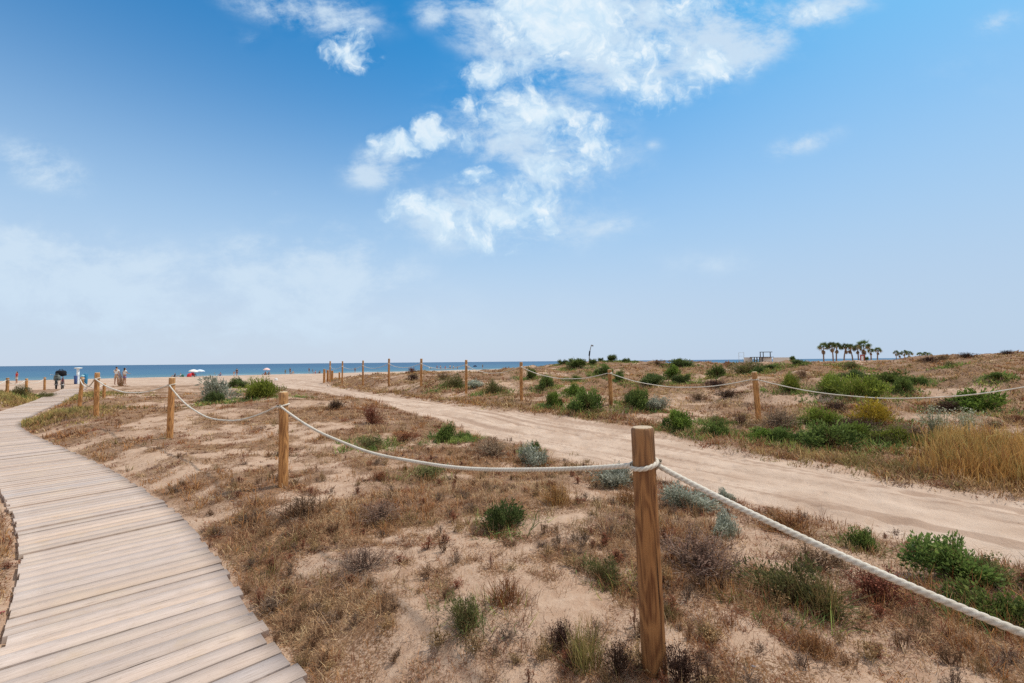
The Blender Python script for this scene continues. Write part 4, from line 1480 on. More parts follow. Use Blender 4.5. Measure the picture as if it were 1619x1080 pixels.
    if bottom is not None:
        mid = lambda a, b, f: tuple(a[i] + (b[i] - a[i]) * f for i in range(3))
        vs = [(0, 0, hip + .06), P['pel'], P['lhp'], P['rhp'], mid(P['lhp'], P['lkn'], .6), mid(P['rhp'], P['rkn'], .6)]
        skinned('shorts', [sc_(p) for p in vs], [rr(q) for q in ((.15, .115), (.165, .128), .107, .107, .092, .092)], [(0, 1), (1, 2), (1, 3), (2, 4), (3, 5)], bottom, o, 1)
    o.location = (x, y, z)
    o.rotation_euler = (0, 0, face)
    tag(o, label, 'person', group)
    return o


CW = cl('white', (.75, .74, .72)); CR = cl('red', (.55, .05, .06)); CK = cl('black', (.02, .02, .025)); CB = cl('blue', (.06, .14, .40))
CN = cl('navy', (.025, .035, .08)); CP = cl('pink', (.62, .30, .34)); CG = cl('green', (.06, .20, .13)); CV = cl('violet', (.22, .16, .34)); CT = cl('sand', (.55, .40, .28))
person(28, 66, 2.8, 'stand', CR, CW, 'person in red and white beachwear standing above the far left fence posts', hairlong=True, h=1.72)
person(185, 45, .2, 'stand', CW, CT, 'person in white top facing the sea, the one at the left of the couple', h=1.76, arms=('fwd', 'down'))
person(198, 45.6, -.3, 'stand', CW, CV, 'person in white top and lilac wrap, the one at the right of the couple', hairlong=True, h=1.66, arms=('down', 'fwd'))
person(375, 98, .8, 'walk', CK, CN, 'person in dark clothes walking on the sand behind the lime bush', h=1.72)
person(370.5, 97.5, .8, 'walk', None, CW, 'child with bare back beside the dark dressed walker', h=1.15)
person(277, 106, 2.6, 'sit', CN, CK, 'person in navy sitting on the sand left of the red shelter')
person(286, 108, 2.2, 'sit', CW, CG, 'person in white sitting beside the green bag near the white parasol')
person(308.5, 107, 1.0, 'sit', CK, CK, 'person in black sitting under the white parasol')
person(425.5, 118, 1.4, 'sit', CK, CN, 'person in black sitting under the pink parasol')
person(419.5, 118, 2.4, 'sit', CR, CR, 'person in red sitting at the foot of the pink parasol')
person(451.5, 124, .3, 'stand', CG, CK, 'slim dark figure standing at the waterline right of the pink parasol', h=1.35)
person(459, 127, -.4, 'stand', CK, CN, 'person in black standing at the waterline beside a seated figure', h=1.78)
person(463.5, 127, 1.2, 'sit', CT, CW, 'person sitting right beside the standing figure in black')
person(489, 138, .9, 'walk', CN, CK, 'person in navy wading at the water edge above the track end', h=1.5, zoff=.3)
person(494.5, 140, -.9, 'walk', CK, CK, 'small person in black in the shallow water above the track end', h=1.2, zoff=.3)
person(499, 133, 2.0, 'sit', CP, CR, 'person in pink sitting at the water edge above the track end')
person(505.5, 131, 1.0, 'sit', CK, CK, 'person in black lying back on the sand near the bollards')
person(561.5, 140, .2, 'stand', CN, CN, 'person in navy at the shore between two far fence posts', h=1.6)
person(691, 172, .4, 'stand', CV, CN, 'person in violet in the shallows right of the tall far post', h=1.7, zoff=.4)
person(696.5, 175, -.4, 'stand', CW, CB, 'person in white and blue next to the person in violet', h=1.75, zoff=.4)
person(711.5, 176, .1, 'stand', CW, CK, 'person in white shirt standing in the shallows, left of two', h=1.8, zoff=.4)
person(717, 180, .1, 'stand', CW, CG, 'person in white and green standing in the shallows, right of two', h=1.6, zoff=.4)
person(763, 172, .6, 'stand', CG, CK, 'person in green beside the dark sunshade', h=1.6, zoff=.4)

person(704, 178, .2, 'stand', CR, CR, 'bather in red between the pairs standing in the shallows', h=1.55, zoff=.3)
person(723, 184, .6, 'stand', CK, CK, 'dark bather farthest right of the group in the shallows', h=1.6, zoff=.2)
person(741, 186, .2, 'stand', CW, CW, 'bather in white just right of the far post on the horizon', h=1.7, zoff=.3)
person(349, 112, 1.2, 'sit', CB, CB, 'person in blue sitting alone on the sand between the parasol and the walker')
M_POLE = simple('pole_white', (.70, .70, .70), .4, .4)
M_ALU = simple('aluminium', (.5, .5, .5), .4, .5, .6)


def parasol(px, dist, r, h, fabric, label, tilt=0.0, sc2=None):
    x, y = at(px, dist); z = float(H(x, y, False))
    o = empty('parasol', (x, y, z))
    MB().tube([(0, 0, -.2), (0, 0, h)], .025, 8).build('pole', M_POLE, o)
    n = 8; mb = MB()
    rings = [(0.0, h), (r * .4, h - .10), (r * .75, h - .27), (r, h - .48)]
    for i in range(3):
        for k in range(n):
            a0 = 2 * math.pi * k / n; a1 = 2 * math.pi * (k + 1) / n
            (r0, z0), (r1, z1) = rings[i], rings[i + 1]
            if i == 0: mb.poly([(0, 0, z0), (r1 * math.cos(a0), r1 * math.sin(a0), z1), (r1 * math.cos(a1), r1 * math.sin(a1), z1)])
            else: mb.poly([(r0 * math.cos(a0), r0 * math.sin(a0), z0), (r1 * math.cos(a0), r1 * math.sin(a0), z1), (r1 * math.cos(a1), r1 * math.sin(a1), z1), (r0 * math.cos(a1), r0 * math.sin(a1), z0)])
    for k in range(n):
        a0 = 2 * math.pi * k / n; a1 = 2 * math.pi * (k + 1) / n
        mb.poly([(r * math.cos(a0), r * math.sin(a0), h - .48), (r * 1.0 * math.cos(a0), r * math.sin(a0), h - .62), (r * math.cos(a1), r * math.sin(a1), h - .62), (r * math.cos(a1), r * math.sin(a1), h - .48)])
    mb.build('canopy', fabric, o)
    rb = MB()
    for k in range(n):
        a0 = 2 * math.pi * k / n
        rb.tube([(0, 0, h - .45), (r * .6 * math.cos(a0), r * .6 * math.sin(a0), h - .22)], .008, 4)
    rb.build('ribs', M_ALU, o)
    o.rotation_euler = (0, tilt, 0)
    tag(o, label, 'parasol', 'parasols on the beach')
    return o


parasol(306, 106, 1.0, 1.75, CW, 'white beach parasol above the red shelter, left of the two', .08)
parasol(317, 107, 1.05, 1.70, cl('paleblue', (.62, .72, .85)), 'pale blue white beach parasol overlapping the white one', -.1)
parasol(422, 118, .85, 1.85, cl('palepink', (.78, .55, .52)), 'pale pink beach parasol near the lime bush')
parasol(751, 168, .75, 1.75, CN, 'dark navy sunshade seen above the dune between two far posts')


def beach_chair(px, dist, rz, fabric, label):
    x, y = at(px, dist); z = float(H(x, y, False))
    o = empty('beach_chair', (x, y, z), rz)
    MB().box((0, 0, .30), (.56, .5, .03)).build('seat', fabric, o)
    MB().box((0, .33, .66), (.56, .03, .75), 0, -.28).build('backrest', fabric, o)
    for s in (-1, 1):
        MB().tube([(s * .29, -.26, 0), (s * .29, .18, .5), (s * .29, .42, 1.0)], .014, 6).build('side_frame', M_ALU, o)
        MB().tube([(s * .29, .30, 0), (s * .29, -.22, .52)], .014, 6).build('leg', M_ALU, o)
        MB().box((s * .29, -.02, .53), (.05, .45, .025)).build('armrest', M_ALU, o)
    tag(o, label, 'beach chair')
    return o


x, y = at(302, 104); z = float(H(x, y, False))
o = empty('beach_shelter', (x, y, z), 2.35)
mb = MB(); R_ = .72; na_, nb_ = 16, 7
for rr_, mm_, nm_ in ((R_, CR, 'shell'), (R_ * .95, cl('darkred', (.10, .012, .016)), 'lining')):
    mb = MB(); b0_ = 0
    for j_ in range(nb_ + 1):
        e_ = j_ / nb_ * math.pi * .62
        for i_ in range(na_ + 1):
            w_ = math.pi * i_ / na_
            mb.v.append((rr_ * math.cos(w_) * 1.05, rr_ * math.sin(w_) * math.cos(e_ - .15) , max(0, rr_ * 1.2 * math.sin(w_) * math.sin(e_ - .0) * (1 if e_ < 1.57 else 1))))
    for j_ in range(nb_):
        for i_ in range(na_):
            a_ = j_ * (na_ + 1) + i_
            mb.f.append((a_, a_ + 1, a_ + na_ + 2, a_ + na_ + 1)); mb.sm.append(True)
    mb.build(nm_, mm_, o)
MB().tube([(R_ * math.cos(w_) * 1.06, -.2 * math.sin(w_), R_ * 1.16 * math.sin(w_)) for w_ in np.linspace(0, math.pi, 14)], .02, 6).build('hoop', CR, o)
MB().box((0, .1, .02), (1.3, .9, .03)).build('groundsheet', CR, o)
tag(o, 'bright red pop up beach shelter under the white parasol', 'beach shelter')
beach_chair(306.5, 105, 3.3, CR, 'red folding chair between the red shelter and the pale blue parasol')


def bag(px, dist, zrel, dims, material, label, xy=None, z=None):
    x, y = at(px, dist) if xy is None else xy
    z = float(H(x, y, False)) if z is None else z
    o = empty('bag', (x, y, z + zrel))
    mb = MB()
    w, d, h = dims
    mb.lathe([(.02, 0), (.46, .0), (.5, .12), (.5, .7), (.42, .92), (.25, 1.0), (.01, 1.0)], 14)
    b = mb.build('sack', material, o)
    b.scale = (w, d, h)
    MB().tube([(-w * .22, 0, h * .95), (-w * .15, 0, h * 1.2), (w * .15, 0, h * 1.2), (w * .22, 0, h * .95)], .018, 6).build('handle', material, o)
    tag(o, label, 'bag')
    return o


bag(289.5, 106, 0, (.6, .4, .55), CG, 'dark green beach bag on the sand left of the red shelter')
bag(437, 52, 0, (.35, .3, .25), CW, 'small white bag lying on the sand beside the lime bush')

# bicycles parked where the boardwalk meets the beach
M_TYRE = simple('tyre', (.02, .02, .02), .8); M_FRAME = simple('bike_frame', (.03, .05, .05), .35, .5); M_FRAME2 = simple('bike_frame_red', (.20, .03, .03), .35, .5)


def bicycle(xy, rz, fm, label):
    x, y = xy; z = float(np.maximum(H(x, y, False), walk_z(x, y) if walk_dist(np.array([x]), np.array([y]))[0] < .8 else -9))
    o = empty('bicycle', (x, y, z), rz)
    for yy in (-.52, .52):
        w = MB()
        w.tube([(0, yy + .335 * math.cos(a), .345 + .335 * math.sin(a)) for a in np.linspace(0, 2 * math.pi, 28, endpoint=False)], .022, 8, closed=True)
        wo = w.build('wheel', M_TYRE, o)
        sp = MB()
        for a in np.linspace(0, 2 * math.pi, 12, endpoint=False):
            sp.tube([(0, yy, .345), (0, yy + .32 * math.cos(a), .345 + .32 * math.sin(a))], .003, 4)
        sp.tube([(-.05, yy, .345), (.05, yy, .345)], .02, 8)
        sp.build('spokes', M_ALU, wo)
        MB().tube([(0, yy + .37 * math.cos(a), .345 + .37 * math.sin(a)) for a in np.linspace(.5, 2.6, 12)], .02, 6).build('mudguard', fm, o)
    f = MB()
    bb = (0, -.06, .30); st = (0, -.22, .80); hd = (0, .32, .82); hl = (0, .36, .68)
    for a, b in ((bb, st), (bb, hl), (st, hd), (hl, hd)): f.tube([a, b], .018, 8)
    for s in (-.05, .05):
        f.tube([(s, -.52, .345), (s * .6, -.06, .30)], .011, 6); f.tube([(s, -.52, .345), (s * .5, -.21, .77)], .010, 6)
        f.tube([(s, .52, .345), (s * .8, .37, .66)], .013, 6)
    f.build('frame', fm, o)
    MB().tube([(-.33, .14, 1.05), (-.28, .24, 1.06), (-.1, .31, 1.02), (.1, .31, 1.02), (.28, .24, 1.06), (.33, .14, 1.05)], .014, 8).tube([(0, .32, .82), (0, .31, 1.02)], .016, 8).build('handlebar', M_ALU, o)
    MB().tube([(0, -.22, .80), (0, -.24, .95)], .014, 8).build('seat_post', M_ALU, o)
    s = MB(); s.lathe([(.01, .0), (.5, 0.0), (.52, .3), (.4, .8), (.01, 1.0)], 14)
    so = s.build('saddle', M_TYRE, o); so.scale = (.17, .27, .06); so.location = (0, -.24, .94)
    MB().tube([(-.09, -.06, .30), (.09, -.06, .30)], .03, 10).tube([(.09, -.06, .3), (.1, .08, .22)], .01, 6).tube([(-.09, -.06, .3), (-.1, -.2, .38)], .01, 6).box((.13, .08, .22), (.09, .07, .02)).box((-.13, -.2, .38), (.09, .07, .02)).build('crank', M_ALU, o)
    MB().box((0, -.52, .76), (.14, .36, .02)).tube([(.06, -.52, .36), (.06, -.56, .75)], .008, 6).tube([(-.06, -.52, .36), (-.06, -.56, .75)], .008, 6).build('rack', fm, o)
    tag(o, label, 'bicycle', 'bicycles parked at the end of the boardwalk')
    return o


bx, by = at(90.5, 33.0); bicycle((bx, by), .83, M_FRAME, 'dark bicycle with wide handlebar parked at the boardwalk end, left of two')
bx2, by2 = at(100.5, 33.4); bicycle((bx2, by2), .70, M_FRAME2, 'bicycle with a black bag on top parked at the boardwalk end, right of two')
bag(97.5, 33.2, .97, (.72, .45, .40), CK, 'big black bag resting on top of the parked bicycles', z=float(H(bx2, by2, False)))
bag(91.5, 32.9, .62, (.42, .3, .40), cl('greycloth', (.16, .18, .17)), 'grey bag slung on the bicycle at the left', z=float(H(bx, by, False)))

# beach shower with its platform and two bins
M_SHOWER = simple('shower_white', (.80, .84, .85), .35, .4); M_BLUE = simple('bin_blue', (.03, .20, .36), .4, .4); M_DBLUE = simple('bin_navy', (.05, .09, .24), .4, .4); M_LID = simple('lid_cyan', (.45, .75, .78), .4)
M_DECK = simple('deck_timber', (.32, .19, .11), .8)
sd = 60.0
sx_, sy_ = at(124.3, sd); sz_ = zat(124.3, 607.5, sd)
gz_ = float(H(sx_, sy_, False))
o = empty('beach_shower', (sx_, sy_, sz_))
mb = MB().box((-.55, -.4, -.02), (2.3, 1.8, .10))
for i in (-1, 1):
    for j in (-1, 1):
        mb.box((-.55 + i * 1.0, -.4 + j * .75, (gz_ - sz_) / 2 - .12), (.12, .12, abs(gz_ - sz_) + .1))
mb.build('platform', M_DECK, o)
MB().lathe([(.17, .03), (.16, .2), (.145, 1.2), (.15, 2.02), (.01, 2.02)], 20).build('column', M_SHOWER, o)
MB().lathe([(.01, 2.02), (.36, 2.06), (.42, 2.10), (.40, 2.17), (.01, 2.20)], 20).build('shower_head', M_SHOWER, o)
MB().tube([(.14, 0, 1.1), (.2, 0, 1.1), (.2, 0, 1.18)], .02, 8).build('tap', M_ALU, o)
tag(o, 'white beach shower column with a round cap on a timber platform', 'beach shower')


def bin_(px, d, z, w, h, m, lid, label):
    x, y = at(px, d)
    o = empty('litter_bin', (x, y, z))
    MB().lathe([(.01, 0), (.40, 0), (.5, 1), (.44, 1), (.36, .1), (.01, .1)], 16).build('body', m, o).scale = (w, w, h)
    l = MB().lathe([(.53, 0), (.53, .05), (.2, .16), (.01, .17)], 16).build('lid', lid, o); l.scale = (w, w, .6); l.location = (0, 0, h)
    tag(o, label, 'litter bin', 'bins beside the beach shower')


bin_(120.8, 59.5, sz_ + .03, .34, 1.05, M_DBLUE, M_DBLUE, 'slim navy bin on the left of the beach shower')
zb_ = float(H(*at(136.5, 59), False))
bin_(136.6, 59, zb_, .48, 1.25, M_BLUE, M_BLUE, 'taller teal blue bin on the right of the beach shower')
bin_(132.0, 58.6, zb_, .36, 1.1, M_BLUE, M_LID, 'bin with a pale cyan lid between the shower and the teal bin')

# little boat on the water
x, y = at(680, 230)
o = empty('boat', (x, y, -1.8), .35)
mb = MB()
n = 14; secs = []
for i in range(n):
    u = i / (n - 1); yy = -1.7 + 3.4 * u
    w = .72 * (1 - max(0, (u - .35) / .65) ** 2.2) + .01; sh = .55 + .25 * u * u
    secs.append([(-w, yy, sh), (-w * .8, yy, .1), (0, yy, -.15 + .3 * u ** 4), (w * .8, yy, .1), (w, yy, sh)])
b = len(mb.v)
for s_ in secs: mb.v += s_
for i in range(n - 1):
    for j in range(4):
        mb.f.append((b + i * 5 + j, b + i * 5 + j + 1, b + (i + 1) * 5 + j + 1, b + (i + 1) * 5 + j)); mb.sm.append(True)
mb.f.append(tuple(b + j for j in range(5))); mb.sm.append(False)
mb.build('hull', M_SHOWER, o)
MB().box((0, -.4, .42), (1.2, .3, .05)).build('thwart', M_DECK, o)
MB().box((0, .7, .42), (.9, .3, .05)).build('thwart', M_DECK, o)
MB().box((0, -1.8, .55), (.25, .22, .5)).tube([(0, -1.75, .3), (0, -1.8, -.3)], .05, 6).build('outboard_motor', CK, o)
tag(o, 'small white boat on the sea right of the tall far post', 'boat')

# leaning pole on the dune crest
p = hit(931, 567.5, 20, 80)
d = p[1]
pb = np.array([p[0], d, float(H(p[0], d, False))]); pt = np.array([ray(935, 545)[0] * d, d, zat(935, 545, d)]); pm = (pb + pt) / 2 + np.array([-.06, 0, .04])
o = empty('leaning_pole', pb)
MB().tube([tuple(pb - pb - np.array([0, 0, .3])), tuple(pm - pb), tuple(pt - pb)], [.05, .045, .03], 8).build('shaft', simple('grey_timber', (.20, .18, .16), .8), o)
MB().tube([tuple((pb + pm) / 2 - pb + np.array([0.0, 0, .12])), tuple(pm - pb + np.array([.03, 0, .18]))], .075, 8).build('wrapping', CK, o)
MB().poly([tuple(pt - pb), tuple(pt - pb + np.array([.22, .02, -.05])), tuple(pt - pb + np.array([.2, .02, -.2])), tuple(pt - pb + np.array([-.01, 0, -.16]))]).build('pennant', simple('grey_cloth', (.30, .32, .36), .8), o)
tag(o, 'thin leaning grey pole with a scrap of cloth on the dune crest', 'pole')

# ------------------------------------------------------------------ palms and far structures
M_TRUNK = simple('palm_trunk', (.26, .18, .14), .85, .15, 0, .25, 3)
M_FROND = leaf_mat('frond', .2)


def palm_meshes(seed):
    rs = RS(seed)
    V = []; Tt = []; C = []
    def fan(o, d, size, c):
        d = Vector(d).normalized(); s = d.cross(Vector((rs.normal(), rs.normal(), rs.normal() + .01))).normalized(); u = s.cross(d)
        st = Vector(o) + d * size * .55
        k = 9
        for i in range(k):
            a = (i / (k - 1) - .5) * 2.3
            dr = (d * math.cos(a) + s * math.sin(a)).normalized()
            tip = st + dr * size * (.75 - .12 * abs(a)) + Vector((0, 0, -size * .10 - .08 * size * abs(a)))
            wv = dr.cross(u).normalized() * size * .06
            b = len(V)
            V.extend([tuple(st - wv + dr * .02), tuple(st + wv + dr * .02), tuple(tip)]); C.extend([c * .8, c, c * 1.2])
            Tt.append((b, b + 1, b + 2))
        b = len(V)
        V.extend([tuple(Vector(o) - s * .03), tuple(Vector(o) + s * .03), tuple(st)]); C.extend([c * .7] * 3); Tt.append((b, b + 1, b + 2))
    for i in range(46):
        e = rs.uniform(-.45, 1.25); a = rs.uniform(0, 6.28)
        d = (math.cos(a) * math.cos(e), math.sin(a) * math.cos(e), math.sin(e))
        g_ = np.array([.11, .145, .055]) * rs.uniform(.6, 1.7) if e > -.1 else np.array([.30, .21, .10]) * rs.uniform(.7, 1.3)
        fan((0, 0, 0), d, rs.uniform(1.0, 1.35), g_)
    fo = np_mesh('crown', V, tris=Tt, C=arr(C)); fo.materials.append(M_FROND)
    V = []; Tt = []; C = []
    for i in range(40):
        a = rs.uniform(0, 6.28); e = rs.uniform(-1.5, -.9)
        d = (math.cos(a) * math.cos(e), math.sin(a) * math.cos(e), math.sin(e))
        fan((0, 0, -.15 - rs.uniform(0, .5)), d, rs.uniform(.7, 1.0), np.array([.36, .24, .14]) * rs.uniform(.6, 1.3))
    sk = np_mesh('dead_skirt', V, tris=Tt, C=arr(C)); sk.materials.append(M_DRY)
    return fo, sk


PALM = [palm_meshes(500 + i) for i in range(3)]


def palm(px_base, px_top, py_top, dist, crown_px, label, group, i):
    x, y = at(px_base, dist); z = float(H(x, y, False))
    xt = at(px_top, dist)[0]; zt = zat(px_top, py_top + crown_px * .42, dist)
    hgt = zt - z; dx = xt - x
    o = empty('palm_tree', (x, y, z))
    mb = MB()
    pts = [(dx * u * u, 0, -.3 + (hgt + .3) * u) for u in np.linspace(0, 1, 9)]
    rr = [.32 - .14 * u + .02 * math.sin(u * 40) for u in np.linspace(0, 1, 9)]
    mb.tube(pts, rr, 10).build('trunk', M_TRUNK, o)
    s = crown_px * dist / F / 2 / 1.28
    fo, sk = PALM[i % 3]
    a = link('crown', fo, None, o); a.location = (dx, 0, hgt); a.scale = (s, s, s); a.rotation_euler = (0, 0, i * 1.3)
    b = link('dead_skirt', sk, None, o); b.location = (dx, 0, hgt - .1 * s); b.scale = (s * .7, s * .7, s * 1.0); b.rotation_euler = (0, 0, i * 2.1)
    tag(o, label, 'palm tree', group)


PG = 'palm trees in the nearer distant clump'; PG2 = 'palm trees in the farther distant clump'
for i, a in enumerate([
    (1302, 1302, 541.5, 205, 17, 'distant palm standing alone at the left end of the clump'),
    (1317, 1316, 541, 203, 15, 'distant palm with a thick crown, left of the close pair'),
    (1322, 1323, 542, 206, 16, 'distant palm with a thick crown, right of the close pair'),
    (1334, 1338, 543, 204, 15, 'distant palm leaning right, its trunk crossing toward the next'),
    (1348, 1344, 544, 207, 14, 'distant palm leaning left, right of the crossing pair'),
    (1357, 1356, 545, 205, 14, 'distant palm just left of the red cabin'),
    (1367, 1366, 538, 203, 21, 'tallest distant palm, with the widest crown'),
    (1377, 1377, 551, 225, 10, 'small distant palm between the tallest palm and the last one'),
    (1387, 1388, 549.5, 222, 11, 'small distant palm at the right end of the nearer clump')]):
    palm(*a, PG, i)
for i, a in enumerate([
    (1417, 1416.5, 554, 380, 8, 'faint far palm at the left end of the farther group'),
    (1423, 1422.5, 557, 385, 8, 'faint far palm, second in the farther group'),
    (1430, 1429.5, 553.5, 380, 9, 'faint far palm in the middle of the farther group, tallest there'),
    (1437, 1437.5, 555, 382, 10, 'faint far palm at the right end of the farther group'),
    (1453, 1454, 557, 420, 8, 'faint far palm left of the last two before the high dune'),
    (1462, 1463, 556.5, 420, 8, 'faint far palm in the middle of the last three'),
    (1469, 1469, 557.5, 425, 8, 'faint far palm nearest the high dune')]):
    palm(*a, PG2, i)

# red cabin under the palms
x, y = at(1363, 200); z = float(H(x, y, False))
o = empty('beach_cabin', (x, y, z), -.6)
hz = zat(1363, 560.5, 200) - z
MB().box((0, 0, hz / 2 - .1), (1.5, 1.5, hz - .2)).build('wall', simple('cabin_red', (.42, .07, .06), .6), o)
MB().box((0, 0, hz - .04), (1.8, 1.8, .12)).build('roof', simple('cabin_roof', (.30, .10, .08), .7), o)
MB().box((0, -.77, hz * .42), (.75, .04, hz * .75)).build('door', M_SHOWER, o)
tag(o, 'small red beach cabin beneath the tallest palm', 'cabin')
plant('dark', 1370, 569, 6, 6, 'round dark shrub right of the red cabin under the palms', GV2, dmin=150, dmax=206)

# beach bar with a raised pergola frame
M_DARKT = simple('dark_timber', (.075, .075, .08), .8); M_PALE = simple('pale_wall', (.62, .58, .54), .8)
x, y = at(1204, 150); z = float(H(x, y, False))
k = 150 / F
ztop = zat(1204, 557, 150) - z; zmid = zat(1204, 565, 150) - z
o = empty('beach_bar', (x, y, z), -.05)
X = lambda px: (px - 1204) * k
MB().box((0, 0, zmid + .05), ((1219 - 1189) * k, 3.0, .18)).build('roof', M_DARKT, o)
MB().box((X(1211), .5, zmid / 2), ((1218 - 1204) * k, 2.2, zmid - .1)).build('counter', M_PALE, o)
for px in (1190, 1194, 1198, 1202.5):
    MB().box((X(px), -1.2, zmid / 2), (.28, .28, zmid)).build('post', M_DARKT, o)
for px in (1200.7, 1205.2, 1216):
    MB().box((X(px), -.6, (zmid + ztop) / 2 + .05), (.20, .2, ztop - zmid - .1)).build('frame_post', M_DARKT, o)
MB().box((X(1209.5), -.6, ztop + .05), ((1219 - 1200) * k, .24, .2)).build('frame_beam', M_DARKT, o)
tag(o, 'low dark beach bar with a raised open frame on its roof', 'beach bar')

x, y = at(1172, 165); z = float(H(x, y, False)); k = 165 / F; zt = zat(1172, 557.5, 165) - z
o = empty('pale_frame', (x, y, z))
MP = simple('pale_metal', (.48, .53, .55), .5)
for px in (1168, 1176):
    MB().box(((px - 1172) * k, 0, zt / 2), (.10, .10, zt)).build('upright', MP, o)
MB().box((0, 0, zt), (8 * k, .10, .08)).build('crossbar', MP, o)
MB().box((0, 0, zt * .72), (8 * k, .06, .05)).build('crossbar', MP, o)
tag(o, 'thin pale metal frame left of the beach bar', 'frame')

for a, b, d, lab in ((1176, 1189, 152, 'low pale wall left of the beach bar'), (1222, 1250, 175, 'long low whitish wall right of the beach bar')):
    x, y = at((a + b) / 2, d); z = float(H(x, y, False)); w = (b - a) * d / F; zt = zat((a + b) / 2, 565.5, d) - z
    mb = MB().box((0, 0, zt / 2), (w, .3, zt)).box((0, 0, zt + .04), (w + .1, .42, .08))
    o = mb.build('low_wall', M_PALE); o.location = (x, y, z); tag(o, lab, 'wall')

# thatched parasols in a row on the far beach
M_THATCH = simple('thatch', (.13, .10, .075), .95, .1, 0, .3, 6)
GP = 'thatched parasols in a row on the far beach'
labs = ['thatched far parasol at the left end of the row', 'thatched far parasol second from the left', 'thatched far parasol third from the left', 'thatched far parasol fourth from the left',
        'thatched far parasol above the dark green crest bush', 'thatched far parasol third from the right', 'thatched far parasol second from the right', 'thatched far parasol at the right end of the row']
me_t = me_p = None
for i, px in enumerate((1050, 1058.5, 1066, 1070.5, 1075.5, 1081, 1087, 1093.5)):
    x, y = at(px, 182 + (i % 3)); z = float(H(x, y, False)); zt = zat(px, 569.2, 182) - z
    o = empty('thatched_parasol', (x, y, z))
    MB().tube([(0, 0, -.3), (0, 0, zt - .1)], .07, 8).build('pole', M_DARKT, o)
    MB().lathe([(1.05, zt - .75), (.95, zt - .62), (.5, zt - .22), (.08, zt), (.01, zt + .02)], 14).lathe([(.02, zt - .55), (1.0, zt - .74)], 14).build('roof', M_THATCH, o)
    tag(o, labs[i], 'parasol', GP)

# ------------------------------------------------------------------ small finds on the sand
M_STONE = simple('stone', (.22, .20, .21), .8)


def pebble(px, py, s, m, label, name='stone'):
    p = hit(px, py); rs = RS(int(px))
    mb = MB(); mb.lathe([(.02, -.5), (.7, -.4), (1, -.05), (.9, .25), (.5, .48), (.02, .55)], 14)
    mb.v = [(a * (1 + .16 * math.sin(3 * b + px)), b * (1 + .14 * math.sin(2.3 * a + c)), c) for a, b, c in mb.v]
    o = mb.build(name, m); o.location = (p[0], p[1], p[2] + s * .2); o.scale = (s, s * .75, s * .6); o.rotation_euler = (.1, .15, rs.uniform(0, 6))
    tag(o, label, name)


pebble(1190, 1056, .016, M_STONE, 'bluish grey stone on the sand at the bottom right of the nearest post')
pebble(857, 863, .022, simple('dark_stone', (.04, .03, .028), .8), 'blackish stone on the sand right of the compact dark green bush')
pebble(748, 1028, .008, simple('shell', (.75, .70, .62), .6), 'tiny white shell on the foreground sand below the olive bush', 'shell')
pebble(745, 1022, .006, simple('shell2', (.75, .70, .62), .6), 'tinier white shell chip beside the white shell', 'shell')
p = hit(7, 972)
o = MB().box((0, 0, .006), (.035, .02, .01)).box((.012, .004, .013), (.02, .018, .007), .4).build('litter_scrap', cl('faded_red', (.34, .09, .09))); o.location = (p[0] - .03, p[1], p[2]); tag(o, 'small crumpled red scrap beside the boardwalk at the left edge', 'litter')

# ------------------------------------------------------------------ light and sky
SUN_AZ, SUN_EL = 65.0, 60.0
sd_ = Vector((math.sin(rad(SUN_AZ)) * math.cos(rad(SUN_EL)), math.cos(rad(SUN_AZ)) * math.cos(rad(SUN_EL)), math.sin(rad(SUN_EL))))
sun = bpy.data.lights.new('sun', 'SUN'); sun.energy = 3.5; sun.angle = rad(3.5); sun.color = (1.0, .935, .84)
so = bpy.data.objects.new('sun', sun); so.rotation_euler = (-sd_).to_track_quat('-Z', 'Y').to_euler(); so.location = (20, 10, 40)
col.objects.link(so)

w = bpy.data.worlds.new('World'); sc.world = w; w.use_nodes = True
t = NT(w.node_tree)
bg = w.node_tree.nodes['Background']
sky = t.new('ShaderNodeTexSky', sky_type='NISHITA')
sky.sun_disc = False; sky.sun_elevation = rad(SUN_EL); sky.sun_rotation = rad(SUN_AZ)
sky.air_density = 1.0; sky.dust_density = 1.2; sky.ozone_density = 3.0
dirv = t.new('ShaderNodeTexCoord').outputs['Generated']
sep = t.new('ShaderNodeSeparateXYZ'); t.l.new(dirv, sep.inputs[0])
dx, dy, dz = sep.outputs
STR = .10
# hazy band and the pale side toward the sun, as colour of the air
K = 1 / STR
el = t.math('MAXIMUM', dz, 0.0)
hs = t.new('ShaderNodeHueSaturation'); hs.inputs['Saturation'].default_value = 1.28; hs.inputs['Value'].default_value = 1.0
t.l.new(sky.outputs[0], hs.inputs['Color'])
base = t.mix(1.0, hs.outputs[0], (.03, 1.40, 1.60), 'MULTIPLY')
hz_ = t.math('POWER', 2.718, t.math('MULTIPLY', t.math('POWER', t.math('MULTIPLY', el, 2.55), 2.8), -1.0))
base = t.mix(t.math('MULTIPLY', hz_, .93), base, t.mix(t.ramp(el, .0, .30), (.63 * K, .70 * K, .835 * K), (.54 * K, .685 * K, .865 * K)))
side = t.ramp(t.math('ADD', dx, t.math('MULTIPLY', el, -.25)), -.35, .75)
base = t.mix(t.math('MULTIPLY', side, .42), base, (.40 * K, .54 * K, .745 * K))
# clouds, placed by direction on the plane y = 1
dys = t.math('MAXIMUM', dy, .02)
cu = t.new('ShaderNodeCombineXYZ'); t.l.new(t.math('DIVIDE', dx, dys), cu.inputs[0]); t.l.new(t.math('DIVIDE', dz, dys), cu.inputs[1])
uv = cu.outputs[0]


def UVp(px, py):
    v = ray(px, py); return v[0], v[2]


